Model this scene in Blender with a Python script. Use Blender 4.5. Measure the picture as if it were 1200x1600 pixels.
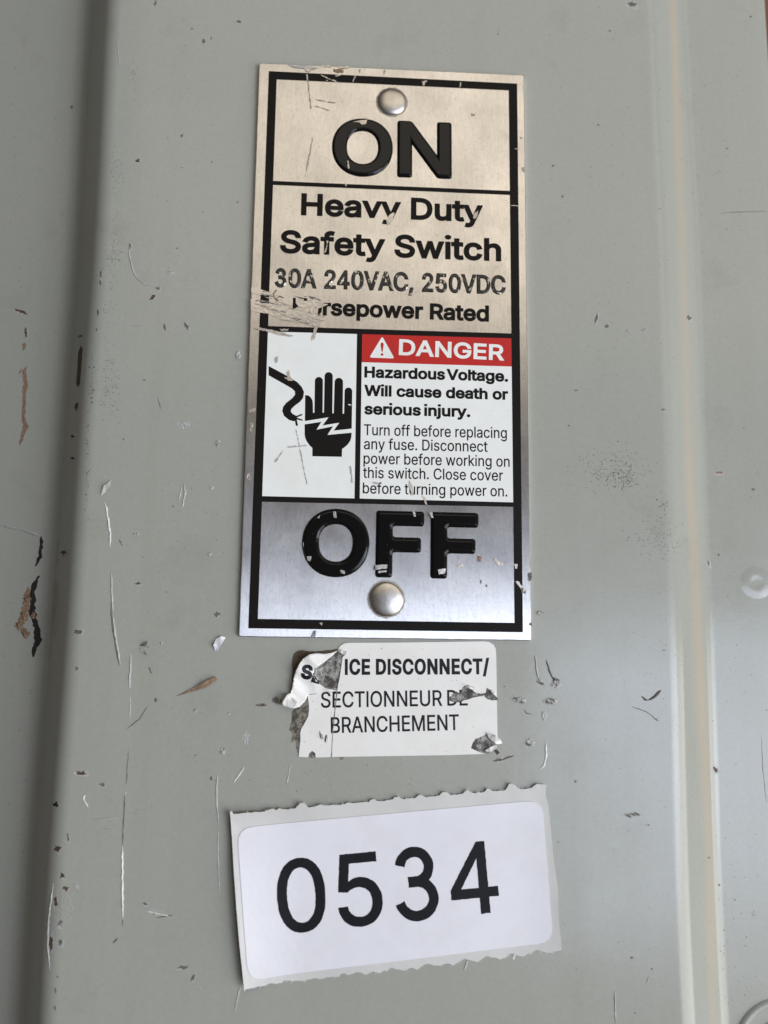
import bpy, math, random
from mathutils import Vector, Euler
from mathutils.geometry import delaunay_2d_cdt, tessellate_polygon

random.seed(7)
S = bpy.context.scene
for o in list(bpy.data.objects):
    bpy.data.objects.remove(o)
COL = S.collection

# ------------------------------------------------------------------ camera
CAM_ROT = (0.15401, -0.05587, 0.0119)
CAM_LOC = (-9.26, -56.21, 159.55)              # millimetres above the nameplate's face
FPX = 1450.0
cd = bpy.data.cameras.new('camera')
cam = bpy.data.objects.new('camera', cd)
COL.objects.link(cam)
cam.location = [v * .001 for v in CAM_LOC]
cam.rotation_euler = CAM_ROT
cd.sensor_fit = 'VERTICAL'
cd.sensor_height = 24.0
cd.sensor_width = 18.0
cd.lens = 24.0 * FPX / 1600.0
cd.clip_start = .005
cd.clip_end = 20
cd.dof.use_dof = True
cd.dof.focus_distance = .163
cd.dof.aperture_fstop = cd.lens / 2.2
S.camera = cam

# ------------------------------------------------------------------ light
w = bpy.data.worlds.new('World')
S.world = w
w.use_nodes = True
w.node_tree.nodes['Background'].inputs[0].default_value = (1.0, .86, .70, 1)
w.node_tree.nodes['Background'].inputs[1].default_value = .06

def area(name, x0, x1, y0, y1, z, radiance, color):
    """a soft rectangular lamp above the bench, facing straight down"""
    ld = bpy.data.lights.new(name, 'AREA')
    ld.shape = 'RECTANGLE'
    ld.size = x1 - x0
    ld.size_y = y1 - y0
    ld.energy = radiance * math.pi * ld.size * ld.size_y
    ld.color = color
    lo = bpy.data.objects.new(name, ld)
    lo.location = ((x0 + x1) / 2, (y0 + y1) / 2, z)
    COL.objects.link(lo)
    return lo

area('sky_opening_light', .30, 1.6, -.44, .0, 1.2, 8.2, (.67, .77, 1.0))
area('warm_wall_light', -.35, 1.3, .42, 1.7, 1.2, 1.4, (1.0, .89, .74))

# added soft lamp to the right, lighting the cover without reflecting in its flat
side = area('side_key_light', -.8, .8, -1.0, 1.0, 1.0, 5.35, (1.0, .985, .95))
side.location = (1.6, -1.0, 1.1)
side.rotation_euler = (math.radians(-18), math.radians(58), 0)

S.view_settings.view_transform = 'Standard'
S.view_settings.look = 'None'
S.view_settings.exposure = 0
S.view_settings.gamma = 1
S.view_settings.use_curve_mapping = False

# ------------------------------------------------------------------ pixel of the photograph -> point on a level sheet (mm)
_R = Euler(CAM_ROT, 'XYZ').to_matrix()
_C = Vector(CAM_LOC)

def P(px, py, z=0.0):
    d = _R @ Vector(((px - 600) / FPX, (800 - py) / FPX, -1.0))
    t = (z - _C.z) / d.z
    q = _C + d * t
    return (q.x, q.y)

def crop(x0, y0, s):
    return lambda pts, z=0.0: [P(x0 + x / s, y0 + y / s, z) for x, y in pts]

# ------------------------------------------------------------------ materials
def mat(name):
    m = bpy.data.materials.new(name)
    m.use_nodes = True
    nt = m.node_tree
    return m, nt, nt.nodes['Principled BSDF']

class N:
    def __init__(s, nt):
        s.nt = nt
        s.tc = nt.nodes.new('ShaderNodeTexCoord').outputs['Object']
    def n(s, t, **k):
        x = s.nt.nodes.new('ShaderNode' + t)
        for a, b in k.items():
            setattr(x, a, b)
        return x
    def l(s, a, b):
        s.nt.links.new(a, b)
    def noise(s, scale, detail=3, rough=.55, stretch=None, co=None, off=None):
        co = co or s.tc
        if stretch or off:
            mp = s.n('Mapping')
            s.l(co, mp.inputs[0])
            if stretch: mp.inputs['Scale'].default_value = stretch
            if off: mp.inputs['Location'].default_value = off
            co = mp.outputs[0]
        x = s.n('TexNoise')
        s.l(co, x.inputs['Vector'])
        x.inputs['Scale'].default_value = scale
        x.inputs['Detail'].default_value = detail
        x.inputs['Roughness'].default_value = rough
        return x.outputs['Fac']
    def ramp(s, v, a, b, lo=0., hi=1.):
        x = s.n('MapRange', clamp=True)
        s.l(v, x.inputs['Value'])
        x.inputs['From Min'].default_value = a
        x.inputs['From Max'].default_value = b
        x.inputs['To Min'].default_value = lo
        x.inputs['To Max'].default_value = hi
        return x.outputs[0]
    def math(s, op, a, b):
        x = s.n('Math', operation=op)
        for i, v in enumerate((a, b)):
            if isinstance(v, (int, float)): x.inputs[i].default_value = v
            else: s.l(v, x.inputs[i])
        return x.outputs[0]
    def mix(s, f, a, b):
        x = s.n('Mix', data_type='RGBA')
        if isinstance(f, (int, float)): x.inputs[0].default_value = f
        else: s.l(f, x.inputs[0])
        for i, v in ((6, a), (7, b)):
            if isinstance(v, tuple): x.inputs[i].default_value = (*v, 1)
            else: s.l(v, x.inputs[i])
        return x.outputs[2]
    def specks(s, scale, rmax, keep=.5, jit=40.0):
        """round specks of random size: a mask"""
        v = s.n('TexVoronoi')
        s.l(s.tc, v.inputs['Vector'])
        v.inputs['Scale'].default_value = scale
        sep = s.n('SeparateColor')
        s.l(v.outputs['Color'], sep.inputs[0])
        r = s.ramp(sep.outputs[0], keep, 1., 0., rmax)
        wob = s.math('MULTIPLY', s.noise(scale * 5, 2), 1.4)
        r = s.math('MULTIPLY', r, wob)
        d = s.math('SUBTRACT', r, v.outputs['Distance'])
        return s.ramp(d, 0., rmax * .25)
    def bump(s, h, strength, dist, normal=None):
        b = s.n('Bump')
        b.inputs['Strength'].default_value = strength
        b.inputs['Distance'].default_value = dist
        s.l(h, b.inputs['Height'])
        if normal: s.l(normal, b.inputs['Normal'])
        return b.outputs[0]

def paint_material(name, base, base2, rough, tan_reflection=None, specks=True):
    m, nt, b = mat(name)
    n = N(nt)
    big = n.noise(22, 4, .6)
    c = n.mix(n.ramp(big, .32, .7, 0, .6), base, base2)
    fine = n.noise(1500, 3, .7)
    c = n.mix(n.ramp(fine, .3, .75, 0, .35), c, tuple(v * .8 for v in base))
    if specks:
        c = n.mix(n.math('MULTIPLY', n.specks(330, .085, .35), .8), c, (.07, .065, .055))
        c = n.mix(n.math('MULTIPLY', n.specks(900, .12, .6), .6), c, (.10, .095, .08))
        c = n.mix(n.math('MULTIPLY', n.specks(210, .05, .7), .5), c, (.5, .5, .48))
        smud = n.ramp(n.noise(60, 5, .7, off=(.3, .1, 0)), .60, .80, 0, .22)
        c = n.mix(smud, c, (.16, .15, .125))
    run = n.ramp(n.noise(160, 4, .6, stretch=(1, .045, 1), off=(.4, 0, 0)), .5, .78, 0, .16)
    c = n.mix(run, c, (.24, .225, .18))
    if tan_reflection:  # tan reflection along the right step, painted into the base colour
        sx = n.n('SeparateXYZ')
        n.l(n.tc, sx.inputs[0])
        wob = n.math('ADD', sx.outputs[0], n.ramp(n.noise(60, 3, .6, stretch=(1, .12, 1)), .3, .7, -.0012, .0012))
        x0, x1, x2, x3 = tan_reflection
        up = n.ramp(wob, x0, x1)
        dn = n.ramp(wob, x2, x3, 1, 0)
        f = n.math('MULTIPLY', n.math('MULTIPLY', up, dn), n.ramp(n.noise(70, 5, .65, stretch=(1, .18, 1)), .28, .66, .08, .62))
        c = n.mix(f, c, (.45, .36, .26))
    n.l(c, b.inputs['Base Color'])
    r = n.ramp(n.noise(35, 5, .6, off=(.7, 0, 0)), .3, .7, rough - .06, rough + .10)
    n.l(r, b.inputs['Roughness'])
    h = n.math('ADD', n.math('ADD', n.math('MULTIPLY', n.noise(900, 2, .5), .8), n.noise(2600, 2, .5)), n.math('MULTIPLY', n.noise(260, 2, .5), 1.6))
    n.l(n.bump(h, .2, .00003), b.inputs['Normal'])
    b.inputs['Specular IOR Level'].default_value = .36
    return m

def plain(name, col, rough=.5, metal=0., var=.25, scale=700, bump=.3, dist=.00005, col2=None, spec=.5):
    m, nt, b = mat(name)
    n = N(nt)
    f = n.ramp(n.noise(scale, 4, .65), *((.44, .56) if col2 else (.3, .7)))
    c2 = col2 or tuple(v * (1 - var) for v in col)
    n.l(n.mix(f, col, c2), b.inputs['Base Color'])
    b.inputs['Roughness'].default_value = rough
    b.inputs['Metallic'].default_value = metal
    b.inputs['Specular IOR Level'].default_value = spec
    if bump:
        n.l(n.bump(n.noise(scale * 1.5, 4, .65), bump, dist), b.inputs['Normal'])
    return m

def print_material(name, col, rough, speck_col, speck_scale=1500, keep=.8, bump=.15, spec=.3):
    """flat ink with pin-hole specks"""
    m, nt, b = mat(name)
    n = N(nt)
    c = n.mix(n.ramp(n.noise(300, 3), .3, .7, 0, .15), col, tuple(v * .8 for v in col))
    c = n.mix(n.math('MULTIPLY', n.specks(speck_scale, .16, keep), .7), c, speck_col)
    if min(col) > .3:                                # pale print yellows and picks up handling marks
        c = n.mix(n.ramp(n.noise(110, 5, .7, off=(.11, .2, 0)), .45, .8, 0, .2), c, (.50, .46, .36))
    n.l(c, b.inputs['Base Color'])
    b.inputs['Roughness'].default_value = rough
    b.inputs['Specular IOR Level'].default_value = spec
    n.l(n.bump(n.noise(2500, 3), bump, .00003), b.inputs['Normal'])
    return m

def brushed_material(name, aniso, rough, col=(.87, .85, .83)):
    m, nt, b = mat(name)
    n = N(nt)
    streak = n.noise(3000, 3, .65, stretch=(1, .17, 1))
    c = n.mix(n.ramp(streak, .33, .67, 0, .55), col, tuple(v * .78 for v in col))
    c = n.mix(n.ramp(n.noise(1900, 2, .7, off=(.2, 0, 0)), .55, .72, 0, .35), c, tuple(v * .55 for v in col))
    c = n.mix(n.math('MULTIPLY', n.specks(420, .09, .55), .75), c, (.12, .10, .08))
    grime = n.ramp(n.noise(70, 5, .65, off=(.05, .4, 0)), .56, .8, 0, .16)
    c = n.mix(grime, c, (.42, .36, .28))
    n.l(c, b.inputs['Base Color'])
    b.inputs['Metallic'].default_value = 1
    n.l(n.ramp(n.noise(120, 4), .3, .7, rough - .04, rough + .06), b.inputs['Roughness'])
    b.inputs['Anisotropic'].default_value = aniso
    t = n.n('Tangent', direction_type='UV_MAP')
    n.l(t.outputs[0], b.inputs['Tangent'])
    b.inputs['Anisotropic Rotation'].default_value = 0.
    n.l(n.bump(n.math('ADD', streak, n.math('MULTIPLY', n.noise(3600, 2, .7, stretch=(1, .35, 1)), .5)), .2, .00004), b.inputs['Normal'])
    return m

M = {}
M['paper'] = print_material('label_paper', (.70, .705, .75), .55, (.60, .59, .57), 500, .7, .35)
M['fibre'] = plain('rubbed_paper', (.70, .70, .745), .55, var=.1, scale=300, bump=.2)
M['backing'] = plain('glassine_backing', (.585, .58, .56), .42, var=.12, scale=120, bump=.3, dist=.0001)
M['vinyl'] = print_material('sticker_vinyl', (.76, .755, .725), .42, (.16, .14, .11), 620, .45)
M['black_print'] = print_material('black_print', (.009, .008, .007), .5, (.22, .21, .19), 2200, .74, spec=.1)
M['number_ink'] = plain('number_ink', (.010, .010, .013), .5, var=.3, bump=.15, spec=.15)
M['sticker_ink'] = plain('sticker_ink', (.012, .012, .014), .45, var=.3, bump=.1, spec=.2)
M['emboss'] = print_material('embossed_black_enamel', (.006, .006, .006), .13, (.3, .29, .26), 1700, .84, .3, spec=.22)
M['white_print'] = print_material('white_print', (.78, .80, .77), .45, (.25, .24, .22), 1500, .62)
M['red_print'] = print_material('red_print', (.46, .018, .014), .42, (.55, .30, .26), 2000, .8)
M['alu'] = brushed_material('brushed_aluminium', .93, .37)
M['rivet'] = plain('rivet_aluminium', (.66, .63, .58), .36, metal=1., var=.25, scale=500, bump=.5, dist=.00008)
M['bare'] = plain('scraped_metal', (.72, .68, .62), .38, metal=1., var=.35, scale=900, bump=.6, dist=.0001)
M['scrape'] = plain('scraped_dull_metal', (.62, .56, .49), .5, metal=.75, var=.3, scale=1200, bump=.7, dist=.0001)
M['rust'] = plain('brown_primer', (.10, .065, .035), .7, var=.5, scale=1500, bump=.8, dist=.0002)
M['tan'] = plain('peeled_tan_primer', (.30, .20, .125), .7, var=.45, scale=1600, bump=.9, dist=.0003)
M['black_rust'] = plain('black_bare_steel', (.018, .014, .011), .75, var=.5, scale=1500, bump=.8, dist=.0002)
M['dark'] = plain('grime', (.15, .14, .12), .7, var=.5, scale=2500, bump=.5, dist=.0001)
M['scuff'] = plain('scratched_paint', (.42, .42, .40), .45, var=.25, scale=1500, bump=.5, dist=.0001)
M['scuff_bright'] = plain('fresh_scratch', (.66, .66, .63), .4, var=.2, scale=1500, bump=.4, dist=.0001)
M['faint'] = plain('faint_scuff', (.46, .45, .42), .55, var=.3, scale=2200, bump=.4, dist=.0001)
M['faint_metal'] = plain('faint_metal_scratch', (.42, .39, .34), .5, metal=.6, var=.3, scale=2200, bump=.4, dist=.0001)
M['residue'] = plain('adhesive_residue', (.20, .185, .15), .55, scale=900, bump=.9, dist=.0003, col2=(.06, .052, .036))
M['glue'] = plain('dirty_glue', (.30, .30, .28), .5, scale=520, bump=.9, dist=.0002, col2=(.045, .04, .03))
M['ground'] = plain('red_brown_bench', (.17, .075, .045), .75, scale=60, bump=.4, dist=.001)

# ------------------------------------------------------------------ mesh helpers (mm in, metres out)
def thing(name, label, cat, loc_mm, group=None):
    o = bpy.data.objects.new(name, None)
    o.empty_display_size = .01
    o.location = [v * .001 for v in loc_mm]
    o['label'] = label
    o['category'] = cat
    o['_o'] = 0
    del o['_o']
    COL.objects.link(o)
    return o

def root_loc(o):
    while o.parent:
        o = o.parent
    return o.location

def obj(name, verts, faces, m, parent=None, smooth=False, uv=False, kind=None, label=None):
    me = bpy.data.meshes.new(name)
    base = Vector((0, 0, 0)) if parent is None else root_loc(parent)
    me.from_pydata([(v[0] * .001 - base.x, v[1] * .001 - base.y, v[2] * .001 - base.z) for v in verts], [], faces)
    me.update()
    if smooth:
        for p in me.polygons: p.use_smooth = True
    if uv:
        u = me.uv_layers.new(name='UVMap')
        for lp in me.loops:
            c = me.vertices[lp.vertex_index].co
            u.data[lp.index].uv = (c.x * 8, c.y * 8)
    me.materials.append(m)
    o = bpy.data.objects.new(name, me)
    if parent: o.parent = parent
    if kind: o['kind'] = kind
    if label: o['label'] = label
    COL.objects.link(o)
    return o

def sarea(c):
    return sum(c[i - 1][0] * c[i][1] - c[i][0] * c[i - 1][1] for i in range(len(c))) / 2

def inside(p, polys):
    x, y = p
    r = False
    for c in polys:
        j = len(c) - 1
        for i in range(len(c)):
            (xi, yi), (xj, yj) = c[i], c[j]
            if (yi > y) != (yj > y) and x < (xj - xi) * (y - yi) / (yj - yi) + xi:
                r = not r
            j = i
    return r

def winding(p, polys):
    x, y = p
    r = 0
    for c in polys:
        j = len(c) - 1
        for i in range(len(c)):
            (xi, yi), (xj, yj) = c[i], c[j]
            if (yi > y) != (yj > y) and x < (xj - xi) * (y - yi) / (yj - yi) + xi:
                r += 1 if yj > yi else -1
            j = i
    return r != 0

def offset(c, d, sign):
    """move a closed outline outwards by d (sign = orientation of the outer outlines)"""
    n = len(c)
    out = []
    for i in range(n):
        a, b, e = Vector(c[i - 1]), Vector(c[i]), Vector(c[(i + 1) % n])
        u, v = (b - a), (e - b)
        if u.length < 1e-7 or v.length < 1e-7:
            out.append(tuple(b)); continue
        u.normalize(); v.normalize()
        n1, n2 = Vector((u.y, -u.x)), Vector((v.y, -v.x))
        k = n1 + n2
        if k.length < 1e-4:
            out.append(tuple(b)); continue
        k.normalize()
        q = min(1 / max(k.dot(n1), .25), 2.2)
        out.append(tuple(b + k * (d * q * sign)))
    return out

def rounded(c, r):
    out = []
    n = len(c)
    for i in range(n):
        a, b, e = Vector(c[i - 1]), Vector(c[i]), Vector(c[(i + 1) % n])
        u, v = a - b, e - b
        if u.length < 1e-6 or v.length < 1e-6: continue
        ang = u.angle(v)
        if ang > 2.75:
            out.append(tuple(b)); continue
        k1, k2 = min(r, u.length * .45), min(r, v.length * .45)
        p, q = b + u.normalized() * k1, b + v.normalized() * k2
        for t in (0, .25, .5, .75, 1):
            out.append(tuple(p * (1 - t) ** 2 + b * 2 * t * (1 - t) + q * t * t))
    return out

def resample(c, step, closed=True):
    out = []
    n = len(c)
    for i in range(n if closed else n - 1):
        a, b = Vector(c[i]), Vector(c[(i + 1) % n])
        k = max(1, int((b - a).length / step))
        for j in range(k):
            out.append(tuple(a.lerp(b, j / k)))
    if not closed: out.append(tuple(c[-1]))
    return out

def fill(contours, cut=(), step=None, nonzero=False):
    """flat triangulation (mm): even-odd inside the contours and outside the cuts"""
    hit = winding if nonzero else inside
    boxes = []
    if nonzero:                                      # glyphs: test only outlines near the point
        boxes = [(min(p[0] for p in c), max(p[0] for p in c), min(p[1] for p in c), max(p[1] for p in c), c) for c in contours]
        hit = lambda p, _c: winding(p, [q[4] for q in boxes if q[0] <= p[0] <= q[1] and q[2] <= p[1] <= q[3]])
    vs, es = [], []
    for c in list(contours) + list(cut):
        k = len(vs)
        vs += [Vector(p) for p in c]
        es += [(k + i, k + (i + 1) % len(c)) for i in range(len(c))]
    if step:
        xs = [p[0] for c in contours for p in c]
        ys = [p[1] for c in contours for p in c]
        y = min(ys) + step * .5
        r = 0
        while y < max(ys):
            x = min(xs) + step * (.5 if r % 2 else .1)
            while x < max(xs):
                if hit((x, y), contours): vs.append(Vector((x, y)))
                x += step
            y += step * .9
            r += 1
    v, e, f, *_ = delaunay_2d_cdt(vs, es, [], 0, 1e-5)
    ff = []
    for t in f:
        cx = sum(v[i].x for i in t) / len(t)
        cy = sum(v[i].y for i in t) / len(t)
        if hit((cx, cy), contours) and not (cut and any(inside((cx, cy), [k]) for k in cut)):
            ff.append(tuple(t))
    used = sorted({i for t in ff for i in t})
    mp = {a: b for b, a in enumerate(used)}
    vv = [(v[i].x, v[i].y) for i in used]
    ff = [tuple(mp[i] for i in t) for t in ff]
    out = []
    for t in ff:                                     # all facing up
        a = sum(vv[t[i - 1]][0] * vv[t[i]][1] - vv[t[i]][0] * vv[t[i - 1]][1] for i in range(len(t)))
        out.append(t if a > 0 else t[::-1])
    return vv, out

def sheet(name, contours, z, m, parent, cut=(), step=None, thick=0., smooth=False, nonzero=False, **k):
    """thin sheet following height z (number or function), with side walls when thick"""
    zf = z if callable(z) else (lambda x, y: z)
    v, f = fill(contours, cut, step, nonzero)
    verts = [(x, y, zf(x, y)) for x, y in v]
    if thick:
        ed = {}
        for t in f:
            for i in range(len(t)):
                a, b = t[i], t[(i + 1) % len(t)]
                ed[(a, b)] = 1
        low = {}
        nf = list(f)
        for (a, b) in list(ed):
            if (b, a) not in ed:
                for q in (a, b):
                    if q not in low:
                        low[q] = len(verts)
                        verts.append((verts[q][0], verts[q][1], verts[q][2] - thick))
                nf.append((b, a, low[a], low[b]))
        f = nf
    return obj(name, verts, f, m, parent, smooth, **k)

def relief(name, contours, z0, rings, m, parent, uv=False):
    """letter or slab: side walls through rings [(outward offset, z)], then a flat top"""
    big = max(contours, key=lambda c: abs(sarea(c)))
    sg = 1 if sarea(big) > 0 else -1
    verts, faces = [], []
    tops = []
    for c in contours:
        n = len(c)
        prev = None
        for d, z in rings:
            k = len(verts)
            oc = offset(c, d, sg)
            verts += [(x, y, z0 + z) for x, y in oc]
            if prev is not None:
                for i in range(n):
                    j = (i + 1) % n
                    q = (prev + i, prev + j, k + j, k + i)
                    faces.append(q if sg > 0 else q[::-1])
            prev = k
        tops.append(oc)
    v, f = fill(tops, nonzero=len(tops) > 1)
    k = len(verts)
    verts += [(x, y, z0 + rings[-1][1]) for x, y in v]
    faces += [tuple(i + k for i in t) for t in f]
    return obj(name, verts, faces, m, parent, uv=uv)

def lathe(name, cx, cy, prof, m, parent, seg=48, squash=1., wob=0.):
    verts, faces = [], []
    for r, z in prof:
        for i in range(seg):
            a = 2 * math.pi * i / seg
            rr = r * (1 + wob * math.sin(3 * a + 1) * .5 + wob * math.sin(5 * a) * .5)
            verts.append((cx + rr * math.cos(a), cy + rr * math.sin(a) * squash, z))
    for k in range(len(prof) - 1):
        for i in range(seg):
            j = (i + 1) % seg
            faces.append((k * seg + j, k * seg + i, (k + 1) * seg + i, (k + 1) * seg + j)[::-1] if False else
                         (k * seg + i, k * seg + j, (k + 1) * seg + j, (k + 1) * seg + i))
    c = len(verts)
    verts.append((cx, cy, prof[-1][1]))
    k = (len(prof) - 1) * seg
    faces += [(k + i, k + (i + 1) % seg, c) for i in range(seg)]
    return obj(name, verts, faces, m, parent, smooth=True)

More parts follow.
